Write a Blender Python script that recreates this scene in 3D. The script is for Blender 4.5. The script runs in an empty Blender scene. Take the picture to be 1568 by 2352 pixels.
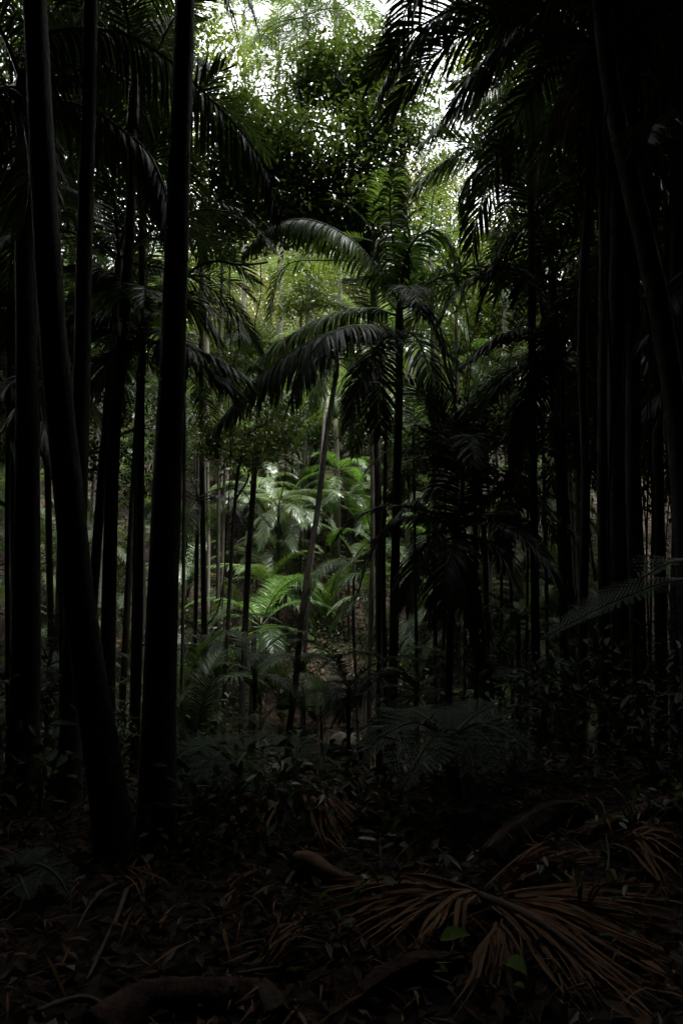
import bpy, math, random
import numpy as np
from mathutils import Vector, noise as mnoise
R = math.radians
sc = bpy.context.scene
COL = sc.collection
# ------------------------------------------------------------------ camera
PITCH = R(6.0); EYE = Vector((0, 0, 1.6))
cam = bpy.data.cameras.new('camera'); cam.sensor_fit = 'VERTICAL'; cam.sensor_height = 36; cam.lens = 24
cam.clip_end = 1000; cam.clip_start = 0.05
camo = bpy.data.objects.new('camera', cam); COL.objects.link(camo)
camo.location = EYE; camo.rotation_euler = (math.pi/2 + PITCH, 0, 0); sc.camera = camo
# ------------------------------------------------------------------ world, sun, exposure
SUN_EL, SUN_AZ = R(77), R(105)      # azimuth from +Y (ahead of the camera) towards +X
w = bpy.data.worlds.new('World'); sc.world = w; w.use_nodes = True
nt = w.node_tree; nt.nodes.clear()
sky = nt.nodes.new('ShaderNodeTexSky'); sky.sky_type = 'NISHITA'; sky.sun_disc = False
sky.sun_elevation = SUN_EL; sky.sun_rotation = SUN_AZ
tc = nt.nodes.new('ShaderNodeTexCoord')
nz = nt.nodes.new('ShaderNodeTexNoise'); nz.inputs['Scale'].default_value = 2.2; nz.inputs['Detail'].default_value = 5
mr = nt.nodes.new('ShaderNodeMapRange')
mr.inputs['From Min'].default_value = .32; mr.inputs['From Max'].default_value = .6
mr.inputs['To Min'].default_value = .45; mr.inputs['To Max'].default_value = 1.0
mx = nt.nodes.new('ShaderNodeMixRGB'); mx.inputs['Color2'].default_value = (11.3, 11.3, 11.6, 1)
bg = nt.nodes.new('ShaderNodeBackground'); bg.inputs['Strength'].default_value = 0.12
out = nt.nodes.new('ShaderNodeOutputWorld')
L = nt.links.new
L(tc.outputs['Generated'], nz.inputs['Vector']); L(nz.outputs['Fac'], mr.inputs['Value'])
L(mr.outputs['Result'], mx.inputs['Fac']); L(sky.outputs['Color'], mx.inputs['Color1'])
L(mx.outputs['Color'], bg.inputs['Color']); L(bg.outputs['Background'], out.inputs['Surface'])
sl = bpy.data.lights.new('sun', 'SUN'); sl.energy = 5.0; sl.angle = R(16); sl.color = (1, .98, .95)
so = bpy.data.objects.new('sun', sl); COL.objects.link(so)
sd = Vector((math.sin(SUN_AZ)*math.cos(SUN_EL), math.cos(SUN_AZ)*math.cos(SUN_EL), math.sin(SUN_EL)))
so.rotation_euler = (-sd).to_track_quat('-Z', 'Y').to_euler(); so.location = (0, 0, 40)
vs = sc.view_settings; vs.view_transform = 'Standard'; vs.look = 'None'; vs.gamma = 1; vs.use_curve_mapping = False
vs.exposure = 1.95
cy = sc.cycles
cy.max_bounces = 5; cy.diffuse_bounces = 3; cy.glossy_bounces = 2; cy.transmission_bounces = 3; cy.transparent_max_bounces = 4
cy.use_denoising = True; cy.sample_clamp_indirect = 3.0; cy.caustics_reflective = False; cy.caustics_refractive = False
# ------------------------------------------------------------------ helpers
rng = random.Random(11)
F = 1568.0                     # focal length in the units of a 1568 x 2352 picture
cp, sp_ = math.cos(PITCH), math.sin(PITCH)
def ray(X, Y):
    u, v = (X-784)/F, (1176-Y)/F
    return Vector((u, cp - sp_*v, sp_ + cp*v))
def px(X, Y, y):
    d = ray(X, Y); return EYE + d*(y/d.y)
def ss(a, b, t):
    t = min(1, max(0, (t-a)/(b-a))); return t*t*(3-2*t)
def hgt(x, y):
    yy = y + 0.05*x
    z = -2.75*ss(5.3, 13, yy)
    z += 2.3*ss(15.6, 20, yy)
    z += .54*max(0, yy-19.5)*ss(18.5, 24, yy)
    if yy > 66: z -= .54*(yy-66)*.8
    n = ss(24, 4, y)
    z += (.42*max(0, -y-3.5)) + n*(.30*max(0, abs(x)-6.0))  # rise added behind and to the sides to block horizon light
    z += .5*max(0, abs(x) - 24)
    z += .28*ss(.6, 3.2, x)*ss(9, 5.5, y)*ss(2.3, 4.2, y)
    z += .07*mnoise.noise((x*.9, y*.9, 0)) + .25*mnoise.noise((x*.22, y*.22, 3.))*ss(2, 9, abs(y)+abs(x)*.5)
    return z
def hit(X, Y, lift=0.0):
    d = ray(X, Y); t = 1.0
    while t < 120:
        p = EYE + d*t
        if p.z < hgt(p.x, p.y) + lift: return p
        t += .03
    return p
class MB:
    def __init__(s): s.v = []; s.f = []; s.m = []
    def strip(s, pts, wds, wv, mi=0, fold=0.0, nrm=None):
        """a strip along pts with half-width vectors wv*wds; fold makes a shallow V"""
        b = len(s.v); k = 0
        for p, w_, d in zip(pts, wds, wv):
            if fold and nrm is not None:
                s.v += [p - d*w_ + nrm*(w_*fold), p, p + d*w_ + nrm*(w_*fold)]
            else: s.v += [p - d*w_, p + d*w_]
        c = 3 if (fold and nrm is not None) else 2
        for i in range(len(pts)-1):
            for j in range(c-1):
                a = b + i*c + j
                s.f.append((a, a+1, a+1+c, a+c)); s.m.append(mi)
    def tube(s, pts, rad, n=8, mi=0, cap=True, bump=0.0, rg=None):
        b = len(s.v); N = len(pts); ref = Vector((1, .13, .07))
        for i in range(N):
            t = (pts[min(i+1, N-1)] - pts[max(i-1, 0)])
            if t.length < 1e-7: t = Vector((0, 0, 1))
            t.normalize()
            if abs(t.dot(ref)) > .95: ref = Vector((.1, .9, .4))
            a = (ref - t*ref.dot(t)).normalized(); c = t.cross(a); ref = a
            for j in range(n):
                th = 2*math.pi*j/n
                r = rad[i]
                if bump:
                    r *= 1 + bump*mnoise.noise((math.cos(th)*1.6 + pts[0].x, math.sin(th)*1.6, pts[i].z*1.3 + pts[0].y))
                s.v.append(pts[i] + a*(math.cos(th)*r) + c*(math.sin(th)*r))
        for i in range(N-1):
            for j in range(n):
                k = (j+1) % n
                s.f.append((b+i*n+j, b+i*n+k, b+(i+1)*n+k, b+(i+1)*n+j)); s.m.append(mi)
        if cap:
            s.f.append(tuple(b+j for j in reversed(range(n)))); s.m.append(mi)
            s.f.append(tuple(b+(N-1)*n+j for j in range(n))); s.m.append(mi)
    def mesh(s, name, mats, off=Vector((0, 0, 0)), smooth=True):
        me = bpy.data.meshes.new(name)
        me.from_pydata([tuple(Vector(q) - off) for q in s.v], [], s.f)
        for m in mats: me.materials.append(m)
        me.polygons.foreach_set('material_index', s.m)
        me.polygons.foreach_set('use_smooth', [smooth]*len(s.f)); me.update()
        return me
def tag(o, label=None, cat=None, group=None, kind=None):
    if label: o['label'] = label
    if cat: o['category'] = cat
    if group: o['group'] = group
    if kind: o['kind'] = kind
    return o
def thing(name, loc, label, cat, group=None):
    o = bpy.data.objects.new(name, None); COL.objects.link(o); o.location = loc; o.empty_display_size = .2
    return tag(o, label, cat, group)
def link(name, me, parent=None, loc=(0, 0, 0)):
    o = bpy.data.objects.new(name, me); COL.objects.link(o); o.parent = parent; o.location = loc; return o
def part(name, mb, mats, root, smooth=True):
    """vertices are in world space; root is an unrotated empty"""
    return link(name, mb.mesh(name, mats, Vector(root.location), smooth), root)
def solo(name, mb, mats, loc, label=None, cat=None, group=None, kind=None, smooth=True):
    o = link(name, mb.mesh(name, mats, Vector(loc), smooth), None, loc); return tag(o, label, cat, group, kind)
def smoothpath(P, per=5):
    P = [Vector(p) for p in P]
    if len(P) < 3: return [P[0].lerp(P[-1], i/per) for i in range(per+1)]
    Q = [P[0]*2-P[1]] + P + [P[-1]*2-P[-2]]; o = []
    for i in range(1, len(Q)-2):
        a, b, c, d = Q[i-1:i+3]
        for k in range(per):
            t = k/per
            o.append(.5*((2*b) + (c-a)*t + (2*a-5*b+4*c-d)*t*t + (3*b-a-3*c+d)*t**3))
    o.append(P[-1]); return o
# ------------------------------------------------------------------ materials
def mat(name):
    m = bpy.data.materials.new(name); m.use_nodes = True; n = m.node_tree; n.nodes.clear()
    return m, n.nodes, n.links.new
def leaf_mat(name, c1, c2, rough=.38, tl=(.10, .16, .02), fac=.3, scale=2.0, spec=.5):
    m, N, K = mat(name)
    tc = N.new('ShaderNodeTexCoord'); oi = N.new('ShaderNodeObjectInfo'); ge = N.new('ShaderNodeNewGeometry')
    nz = N.new('ShaderNodeTexNoise'); nz.inputs['Scale'].default_value = scale; nz.inputs['Detail'].default_value = 3
    K(tc.outputs['Object'], nz.inputs['Vector'])
    ad = N.new('ShaderNodeMath'); ad.operation = 'MULTIPLY_ADD'
    K(oi.outputs['Random'], ad.inputs[0]); ad.inputs[1].default_value = .5; K(nz.outputs['Fac'], ad.inputs[2])
    a2 = N.new('ShaderNodeMath'); a2.operation = 'MULTIPLY_ADD'
    K(ge.outputs['Random Per Island'], a2.inputs[0]); a2.inputs[1].default_value = .5; K(ad.outputs[0], a2.inputs[2])
    mr = N.new('ShaderNodeMapRange'); mr.inputs['From Min'].default_value = .55; mr.inputs['From Max'].default_value = 1.3
    K(a2.outputs[0], mr.inputs['Value'])
    mx = N.new('ShaderNodeMixRGB'); mx.inputs['Color1'].default_value = (*c1, 1); mx.inputs['Color2'].default_value = (*c2, 1)
    K(mr.outputs['Result'], mx.inputs['Fac'])
    p = N.new('ShaderNodeBsdfPrincipled'); p.inputs['Roughness'].default_value = rough
    p.inputs['Specular IOR Level'].default_value = spec
    K(mx.outputs['Color'], p.inputs['Base Color'])
    t = N.new('ShaderNodeBsdfTranslucent'); t.inputs['Color'].default_value = (*tl, 1)
    ms = N.new('ShaderNodeMixShader'); ms.inputs['Fac'].default_value = fac
    K(p.outputs['BSDF'], ms.inputs[1]); K(t.outputs['BSDF'], ms.inputs[2])
    o = N.new('ShaderNodeOutputMaterial'); K(ms.outputs['Shader'], o.inputs['Surface'])
    return m
def bark_mat(name, c1, c2, c3, ring=0.0, rough=.85, bump=.5, scale=6.0, stretch=.25):
    m, N, K = mat(name)
    tc = N.new('ShaderNodeTexCoord'); mp = N.new('ShaderNodeMapping'); mp.inputs['Scale'].default_value = (1, 1, stretch)
    K(tc.outputs['Object'], mp.inputs['Vector'])
    nz = N.new('ShaderNodeTexNoise'); nz.inputs['Scale'].default_value = scale; nz.inputs['Detail'].default_value = 8; nz.inputs['Roughness'].default_value = .65
    K(mp.outputs['Vector'], nz.inputs['Vector'])
    n2 = N.new('ShaderNodeTexNoise'); n2.inputs['Scale'].default_value = 2.2; n2.inputs['Detail'].default_value = 5
    K(tc.outputs['Object'], n2.inputs['Vector'])
    cr = N.new('ShaderNodeValToRGB'); e = cr.color_ramp.elements
    e[0].position = .35; e[0].color = (*c1, 1); e[1].position = .68; e[1].color = (*c2, 1)
    K(nz.outputs['Fac'], cr.inputs['Fac'])
    c2r = N.new('ShaderNodeValToRGB'); e = c2r.color_ramp.elements
    e[0].position = .56; e[0].color = (0, 0, 0, 1); e[1].position = .68; e[1].color = (.75, .75, .75, 1)
    K(n2.outputs['Fac'], c2r.inputs['Fac'])
    mx = N.new('ShaderNodeMixRGB'); mx.inputs['Color2'].default_value = (*c3, 1)
    K(c2r.outputs['Color'], mx.inputs['Fac']); K(cr.outputs['Color'], mx.inputs['Color1'])
    col = mx.outputs['Color']; hsrc = nz.outputs['Fac']
    if ring:
        wv = N.new('ShaderNodeTexWave'); wv.wave_type = 'BANDS'; wv.bands_direction = 'Z'
        wv.inputs['Scale'].default_value = ring; wv.inputs['Distortion'].default_value = 1.2; wv.inputs['Detail'].default_value = 2
        K(tc.outputs['Object'], wv.inputs['Vector'])
        rr = N.new('ShaderNodeValToRGB'); e = rr.color_ramp.elements
        e[0].position = .0; e[0].color = (.7, .7, .7, 1); e[1].position = .12; e[1].color = (1, 1, 1, 1)
        K(wv.outputs['Fac'], rr.inputs['Fac'])
        mu = N.new('ShaderNodeMixRGB'); mu.blend_type = 'MULTIPLY'; mu.inputs['Fac'].default_value = .5
        K(col, mu.inputs['Color1']); K(rr.outputs['Color'], mu.inputs['Color2']); col = mu.outputs['Color']
        ma = N.new('ShaderNodeMath'); ma.operation = 'MULTIPLY_ADD'; K(rr.outputs['Color'], ma.inputs[0]); ma.inputs[1].default_value = .35; K(hsrc, ma.inputs[2]); hsrc = ma.outputs[0]
    b = N.new('ShaderNodeBump'); b.inputs['Strength'].default_value = bump; b.inputs['Distance'].default_value = .03
    K(hsrc, b.inputs['Height'])
    p = N.new('ShaderNodeBsdfPrincipled'); p.inputs['Roughness'].default_value = rough; p.inputs['Specular IOR Level'].default_value = .25
    K(col, p.inputs['Base Color']); K(b.outputs['Normal'], p.inputs['Normal'])
    o = N.new('ShaderNodeOutputMaterial'); K(p.outputs['BSDF'], o.inputs['Surface'])
    return m
M = {}
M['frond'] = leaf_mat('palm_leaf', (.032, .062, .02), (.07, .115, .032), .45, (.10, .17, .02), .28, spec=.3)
M['frond_dark'] = leaf_mat('palm_leaf_dark', (.025, .04, .022), (.045, .07, .03), .5, (.05, .08, .015), .2, spec=.3)  # shaded copy of the palm leaf, darkened in its colour
M['frond_lit'] = leaf_mat('palm_leaf_lit', (.07, .11, .055), (.12, .165, .09), .34, (.14, .20, .05), .3)  # lit copy of the palm leaf, colour raised so the crowns look brighter
M['frond_bright'] = leaf_mat('palm_leaf_bright', (.045, .10, .022), (.08, .15, .035), .38, (.12, .25, .025), .4)  # brighter copy for fronds that catch light, the light put into the colour
M['dead'] = leaf_mat('dead_palm_leaf', (.13, .065, .033), (.30, .165, .085), .8, (.12, .07, .03), .12, spec=.25)
M['broad'] = leaf_mat('tree_leaf', (.03, .055, .016), (.065, .10, .022), .35, (.12, .17, .012), .3)
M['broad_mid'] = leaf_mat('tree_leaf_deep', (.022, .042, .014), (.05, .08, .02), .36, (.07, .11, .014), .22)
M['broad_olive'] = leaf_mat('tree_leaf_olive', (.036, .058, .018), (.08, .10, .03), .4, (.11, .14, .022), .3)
M['broad_pale'] = leaf_mat('tree_leaf_pale', (.085, .115, .06), (.15, .165, .085), .4, (.18, .18, .05), .32)  # leaf colour lightened so the far shrubs look sunlit
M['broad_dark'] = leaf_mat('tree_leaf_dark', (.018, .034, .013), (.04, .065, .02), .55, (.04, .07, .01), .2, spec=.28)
M['fern'] = leaf_mat('fern_leaf', (.022, .048, .025), (.04, .072, .036), .6, (.04, .09, .02), .2, spec=.2)
M['rachis'] = bark_mat('palm_rachis', (.05, .07, .03), (.09, .10, .05), (.12, .11, .07), 0, .55, .2)
M['shaft'] = bark_mat('palm_crownshaft', (.05, .08, .035), (.08, .11, .05), (.10, .08, .05), 0, .5, .15)
M['bark'] = bark_mat('palm_bark', (.04, .034, .028), (.085, .075, .062), (.12, .12, .10), 4.2)
M['bark_dark'] = bark_mat('tree_bark_dark', (.035, .03, .025), (.075, .062, .05), (.07, .085, .055), 0, .9, .7, 9.0)
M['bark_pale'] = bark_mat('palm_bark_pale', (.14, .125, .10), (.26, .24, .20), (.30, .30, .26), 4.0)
M['log'] = bark_mat('rotting_log', (.035, .018, .012), (.13, .075, .052), (.06, .06, .035), 0, .9, 1.0, 14.0, .5)
M['litter'] = leaf_mat('fallen_leaf', (.03, .016, .009), (.125, .066, .036), .8, (.05, .03, .015), .1, spec=.3)
M['litter_pale'] = leaf_mat('fallen_leaf_pale', (.12, .10, .08), (.24, .19, .15), .6, (.08, .06, .03), .1, spec=.3)
M['stick'] = bark_mat('dry_stick', (.10, .07, .05), (.19, .13, .095), (.15, .13, .11), 0, .8, .4, 12)
M['sheath'] = bark_mat('palm_sheath', (.10, .045, .02), (.20, .10, .045), (.15, .08, .04), 0, .6, .3, 10)
M['green_leaf'] = leaf_mat('fresh_green_leaf', (.10, .17, .025), (.15, .22, .035), .7, (.15, .24, .02), .3, spec=.15)
def ground_mat():
    m, N, K = mat('forest_floor')
    tc = N.new('ShaderNodeTexCoord')
    v = N.new('ShaderNodeTexVoronoi'); v.inputs['Scale'].default_value = 9; K(tc.outputs['Object'], v.inputs['Vector'])
    n = N.new('ShaderNodeTexNoise'); n.inputs['Scale'].default_value = 1.1; n.inputs['Detail'].default_value = 8; K(tc.outputs['Object'], n.inputs['Vector'])
    cr = N.new('ShaderNodeValToRGB'); e = cr.color_ramp.elements
    e[0].position = .1; e[0].color = (.016, .011, .008, 1); e[1].position = .9; e[1].color = (.07, .045, .032, 1)
    K(v.outputs['Color'], cr.inputs['Fac'])
    c2 = N.new('ShaderNodeValToRGB'); e = c2.color_ramp.elements
    e[0].position = .4; e[0].color = (.35, .33, .3, 1); e[1].position = .65; e[1].color = (1, 1, 1, 1); K(n.outputs['Fac'], c2.inputs['Fac'])
    mu = N.new('ShaderNodeMixRGB'); mu.blend_type = 'MULTIPLY'; mu.inputs['Fac'].default_value = .8
    K(cr.outputs['Color'], mu.inputs['Color1']); K(c2.outputs['Color'], mu.inputs['Color2'])
    b = N.new('ShaderNodeBump'); b.inputs['Strength'].default_value = .8; b.inputs['Distance'].default_value = .05; K(v.outputs['Distance'], b.inputs['Height'])
    p = N.new('ShaderNodeBsdfPrincipled'); p.inputs['Roughness'].default_value = .9; p.inputs['Specular IOR Level'].default_value = .2
    K(mu.outputs['Color'], p.inputs['Base Color']); K(b.outputs['Normal'], p.inputs['Normal'])
    o = N.new('ShaderNodeOutputMaterial'); K(p.outputs['BSDF'], o.inputs['Surface']); return m
M['ground'] = ground_mat()
def water_mat():
    m, N, K = mat('creek_water')
    n = N.new('ShaderNodeTexNoise'); n.inputs['Scale'].default_value = 5
    b = N.new('ShaderNodeBump'); b.inputs['Strength'].default_value = .15; b.inputs['Distance'].default_value = .05; K(n.outputs['Fac'], b.inputs['Height'])
    p = N.new('ShaderNodeBsdfPrincipled'); p.inputs['Base Color'].default_value = (.05, .042, .03, 1); p.inputs['Roughness'].default_value = .08
    K(b.outputs['Normal'], p.inputs['Normal'])
    o = N.new('ShaderNodeOutputMaterial'); K(p.outputs['BSDF'], o.inputs['Surface']); return m
M['water'] = water_mat()
M['rock'] = bark_mat('creek_stone', (.07, .06, .05), (.20, .175, .15), (.05, .06, .035), 0, .85, .8, 9.0, 1.0)
# ------------------------------------------------------------------ terrain, creek
def grid(xs, ys, f):
    mb = MB(); nx = len(xs)
    for y in ys:
        for x in xs: mb.v.append(Vector((x, y, f(x, y))))
    for j in range(len(ys)-1):
        for i in range(nx-1):
            a = j*nx+i; mb.f.append((a, a+1, a+1+nx, a+nx)); mb.m.append(0)
    return mb
xs = [-150, -110, -80, -60] + [-46+i*1.5 for i in range(24)] + [-10+i*.4 for i in range(51)] + [11.5+i*1.5 for i in range(24)] + [60, 80, 110, 150]
ys = [-90, -60, -40, -28] + [-20+i*1.5 for i in range(12)] + [-2+i*.35 for i in range(76)] + [26+i*1.5 for i in range(34)] + [80, 95, 120, 160, 220]
solo('forest_floor', grid(xs, ys, hgt), [M['ground']], (0, 0, 0), kind='structure')
wm = MB(); zc = -2.62
W = [(-12, 13.2, 15.6), (-6, 13.4, 16.0), (-2, 13.0, 16.4), (0, 12.6, 16.2), (2, 12.8, 16.6), (6, 13.4, 16.2), (12, 13.0, 15.8)]
for x, a, b in W: wm.v += [Vector((x, a-.05*x-.6, zc)), Vector((x, b-.05*x+.9, zc))]
for i in range(len(W)-1): wm.f.append((2*i, 2*i+2, 2*i+3, 2*i+1)); wm.m.append(0)
solo('creek', wm, [M['water']], (0, 0, 0), kind='structure')
# ------------------------------------------------------------------ palm fronds
def add_frond(mb, P, Lf, n, wd, g=.5, seg=4, lift=.25, rr=.018, rg=rng, keep=1.0, start=.12, a0=72, a1=30, twist=.35):
    """feather frond along the curve P: two rows of leaflets that bend towards the ground"""
    P = smoothpath(P, 6); N = len(P)
    mb.tube(P, [rr*(1-.85*i/(N-1))+.003 for i in range(N)], 6, 1)
    acc = [0]
    for i in range(1, N): acc.append(acc[-1] + (P[i]-P[i-1]).length)
    tot = acc[-1]; Sprev = None; samples = []
    T0 = P[-1] - P[0]; S0 = T0.cross(Vector((0, 0, 1)))
    S0 = S0.normalized() if S0.length > 1e-4 else Vector((1, 0, 0))
    for i in range(n):
        t = start + (1-start)*(i+.5)/n; s = t*tot; k = 1
        while k < N-1 and acc[k] < s: k += 1
        q = (s-acc[k-1])/max(1e-6, acc[k]-acc[k-1])
        p = P[k-1].lerp(P[k], q); T = (P[k]-P[k-1]).normalized()
        S = T.cross(Vector((0, 0, 1)))
        S = S.normalized()*min(1, S.length*2.5) + S0*max(0, 1-S.length*2.5)
        S = (S - T*S.dot(T)).normalized(); Nn = S.cross(T)
        for sd in (-1, 1):
            if rg.random() > keep: continue
            a = R(a0 + (a1-a0)*t + rg.uniform(-7, 7))
            prof = min(1, .45 + 1.9*(t-start)) * (1 if t < .6 else 1-.62*((t-.6)/.4)**1.3)
            l = Lf*prof*rg.uniform(.88, 1.06)
            d = (S*(sd*math.sin(a)) + T*math.cos(a) + Nn*(lift*(1-.4*t)*rg.uniform(.6, 1.3))).normalized()
            pts = [p]; ws = [wd*.45]; wv = []; c = p.copy(); gg = g*rg.uniform(.75, 1.3)
            tw = rg.uniform(-twist, twist)
            def wvec(d):
                x = T - d*T.dot(d)
                if x.length < .15: x = Nn.cross(d)
                x.normalize(); return (x*math.cos(tw) + d.cross(x)*math.sin(tw))
            wv.append(wvec(d))
            for j in range(1, seg+1):
                u = j/seg
                d = (d + Vector((0, 0, -1))*(gg*l*1.25/seg*(.5+u))).normalized()
                c = c + d*(l/seg); pts.append(c.copy())
                ws.append(wd*(1.0 if u < .55 else max(.06, (1-u)/.45))); wv.append(wvec(d))
            mb.strip(pts, ws, wv, 0)
def arc(Lr, e0, bend, n=9, pw=1.35, side=0.0):
    o = [Vector((0, 0, 0))]; p = Vector((0, 0, 0))
    for i in range(n):
        s = (i+.5)/n; e = e0 - bend*s**pw
        az = side*s
        p = p + Vector((math.cos(e)*math.cos(az), math.cos(e)*math.sin(az), math.sin(e)))*(Lr/n); o.append(p.copy())
    return o
FR = []
for k, (e0, bd, g) in enumerate([(82, 60, .45), (66, 85, .55), (50, 95, .65), (32, 90, .75), (10, 75, .9), (-18, 60, 1.1)]):
    row = []
    for v in range(2):
        mb = MB(); rg = random.Random(100+k*7+v)
        add_frond(mb, arc(3.0, R(e0), R(bd*rg.uniform(.9, 1.15)), side=rg.uniform(-.35, .35)), .74, 70, .0145, g, 4, .3, .022, rg, .97)
        row.append(mb.mesh('frond', [M['frond'], M['rachis']]))
    FR.append(row)
mb = MB(); add_frond(mb, arc(2.4, R(-50), R(38)), .6, 34, .02, 2.2, 3, .05, .02, random.Random(5), .8)
DEADF = mb.mesh('dead_frond', [M['dead'], M['rachis']])
def crown(root, top, n, scale, leaf, rg, lo=0, hi=5, dead=0, az0=None, skip=None):
    base = Vector(top) - Vector(root.location)
    a = rg.uniform(0, 6.28) if az0 is None else az0
    for i in range(n):
        t = i/max(1, n-1); k = min(5, max(0, int(round(lo + (hi-lo)*t + rg.uniform(-.4, .4)))))
        az = a + i*2.39996 + rg.uniform(-.25, .25)
        if skip and skip(az % 6.2832, k): continue
        o = link('frond', FR[k][rg.randrange(2)], root, base + Vector((0, 0, -.12*t)))
        s = scale*rg.uniform(.85, 1.12); o.rotation_euler = (0, 0, az); o.scale = (s, s, s)
        if leaf != 'frond':
            o.material_slots[0].link = 'OBJECT'; o.material_slots[0].material = M[leaf]
    for i in range(dead):
        o = link('dead_frond', DEADF, root, base + Vector((0, 0, -.5))); o.rotation_euler = (0, 0, a + 2.1*i + 1)
        o.scale = (scale,)*3; o['label'] = 'brown dead frond hanging down'
def path_down(P):
    """carry a trunk path on down until it meets the ground"""
    d = (P[0]-P[1]).normalized(); d = Vector((d.x*.5, d.y*.5, min(-.5, d.z))).normalized()
    p = P[0].copy(); ext = []
    while p.z > hgt(p.x, p.y) - .06 and len(ext) < 300:
        p = p + d*.25; ext.append(p.copy())
    ext = [e for i, e in enumerate(ext) if i == len(ext)-1 or i % 4 == 3]
    if len(ext) > 1 and (ext[-1]-ext[-2]).length < .3: del ext[-2]
    return list(reversed(ext)) + P
def trunk_part(root, P, r0, r1, bark, name='trunk', flare=.35, n=14, bump=.06):
    Q = smoothpath(P, 6); N = len(Q); z0 = Q[0].z; mb = MB()
    rad = []
    for i, q in enumerate(Q):
        t = i/(N-1); hh = (q - Q[0]).length
        rad.append((r0+(r1-r0)*t)*(1+flare*math.exp(-hh*3.0)))
    mb.tube(Q, rad, n, 0, True, bump); return part(name, mb, [M[bark]], root)
def split_by_material(mb):
    o = []
    for k in (0, 1):
        n = MB(); mp = {}
        for f, m in zip(mb.f, mb.m):
            if m != k: continue
            for i in f:
                if i not in mp: mp[i] = len(n.v); n.v.append(mb.v[i])
            n.f.append(tuple(mp[i] for i in f)); n.m.append(0)
        o.append(n)
    return o
def palm(label, pts, r0, r1, n=10, scale=1.0, leaf='frond', bark='bark', seed=1, shaft=.9, lo=0, hi=5, dead=0, group=None,
         fronds=None, flare=.35, name='palm_tree', cat='palm', base=True, crown_on=True, az0=None, skip=None, fw=.016, fn=96, fL=.8, fg=1.2):
    rg = random.Random(seed)
    P = [px(*q) for q in pts] if base else pts
    P = path_down(P)
    root = thing(name, P[0], label, cat, group)
    trunk_part(root, P, r0, r1, bark, flare=flare)
    top = P[-1]; up = (P[-1]-P[-2]).normalized(); up = (up + Vector((0, 0, 1))).normalized()
    if shaft:
        mb = MB(); q = [top + up*(shaft*i/6) for i in range(7)]
        mb.tube(q, [r1*m for m in (1.12, 1.3, 1.3, 1.2, 1.05, .85, .55)], 12, 0)
        part('crownshaft', mb, [M['shaft']], root); top = top + up*shaft*.86
    if crown_on: crown(root, top, n, scale, leaf, rg, lo, hi, dead, az0, skip)
    for i, fr in enumerate(fronds or []):
        o = fr if isinstance(fr, dict) else dict(p=fr)
        mb = MB()
        add_frond(mb, [top] * bool(o.get('join')) + [px(*q) for q in o['p']], o.get('L', fL), o.get('n', fn), o.get('w', fw), o.get('g', fg), 5, o.get('lift', .2), .022,
                  random.Random(seed*31+i), o.get('keep', .96), o.get('start', .06), twist=o.get('tw', .35))
        lf, rc = split_by_material(mb)
        x = part('dead_frond' if o.get('dead') else 'frond', lf, [M['dead' if o.get('dead') else o.get('m', leaf)]], root)
        link('rachis', rc.mesh('rachis', [M['rachis']], Vector(root.location)), x)
        if o.get('dead'): x['label'] = 'brown dead frond hanging down'
    return root
# ------------------------------------------------------------------ leafy crowns
def leaf_mesh(name, blobs, size, m, seed, per=45, flat=.45, aspect=.42):
    """blobs: (centre, radii, number of clumps); leaf-sized folded blades in clumps through the volume"""
    r = np.random.default_rng(seed); C = []
    for c, rad, k in blobs:
        d = r.normal(size=(k, 3)); d /= np.linalg.norm(d, axis=1)[:, None]
        rr = r.uniform(.25, 1, size=(k, 1))**.45
        cc = np.array(c) + d*rr*np.array(rad)
        sg = size*r.uniform(1.2, 3.2, size=(k, 1, 1))
        off = r.normal(size=(k, per, 3))*sg*np.array([1, 1, .6])
        C.append((cc[:, None, :] + off).reshape(-1, 3))
    C = np.concatenate(C); n = len(C)
    yaw = r.uniform(0, 2*np.pi, n); el = r.normal(-.35, flat, n); roll = r.normal(0, flat, n)
    d = np.stack([np.cos(yaw)*np.cos(el), np.sin(yaw)*np.cos(el), np.sin(el)], 1)
    s = np.stack([-np.sin(yaw), np.cos(yaw), np.zeros(n)], 1); u = np.cross(s, d); u *= -1
    s2 = s*np.cos(roll)[:, None] + u*np.sin(roll)[:, None]; u2 = np.cross(d, s2)
    l = (size*r.uniform(.6, 1.25, n))[:, None]; wd = l*aspect*.5
    V = np.empty((n, 6, 3)); up = u2*wd*.35
    V[:, 0] = C; V[:, 3] = C + d*l - u2*l*.10
    V[:, 1] = C + d*l*.28 + s2*wd*.9 + up; V[:, 2] = C + d*l*.66 + s2*wd*.75 + up*.7 - u2*l*.03
    V[:, 5] = C + d*l*.28 - s2*wd*.9 + up; V[:, 4] = C + d*l*.66 - s2*wd*.75 + up*.7 - u2*l*.03
    me = bpy.data.meshes.new(name); me.vertices.add(6*n); me.loops.add(8*n); me.polygons.add(2*n)
    me.vertices.foreach_set('co', V.astype(np.float32).ravel())
    li = (np.arange(n)[:, None]*6 + np.array([0, 1, 2, 3, 3, 4, 5, 0])[None, :]).astype(np.int32)
    me.loops.foreach_set('vertex_index', li.ravel())
    me.polygons.foreach_set('loop_start', np.arange(0, 8*n, 4, dtype=np.int32))
    me.polygons.foreach_set('loop_total', np.full(2*n, 4, dtype=np.int32))
    me.materials.append(M[m]); me.update(calc_edges=True); me.validate(); return me
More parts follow.
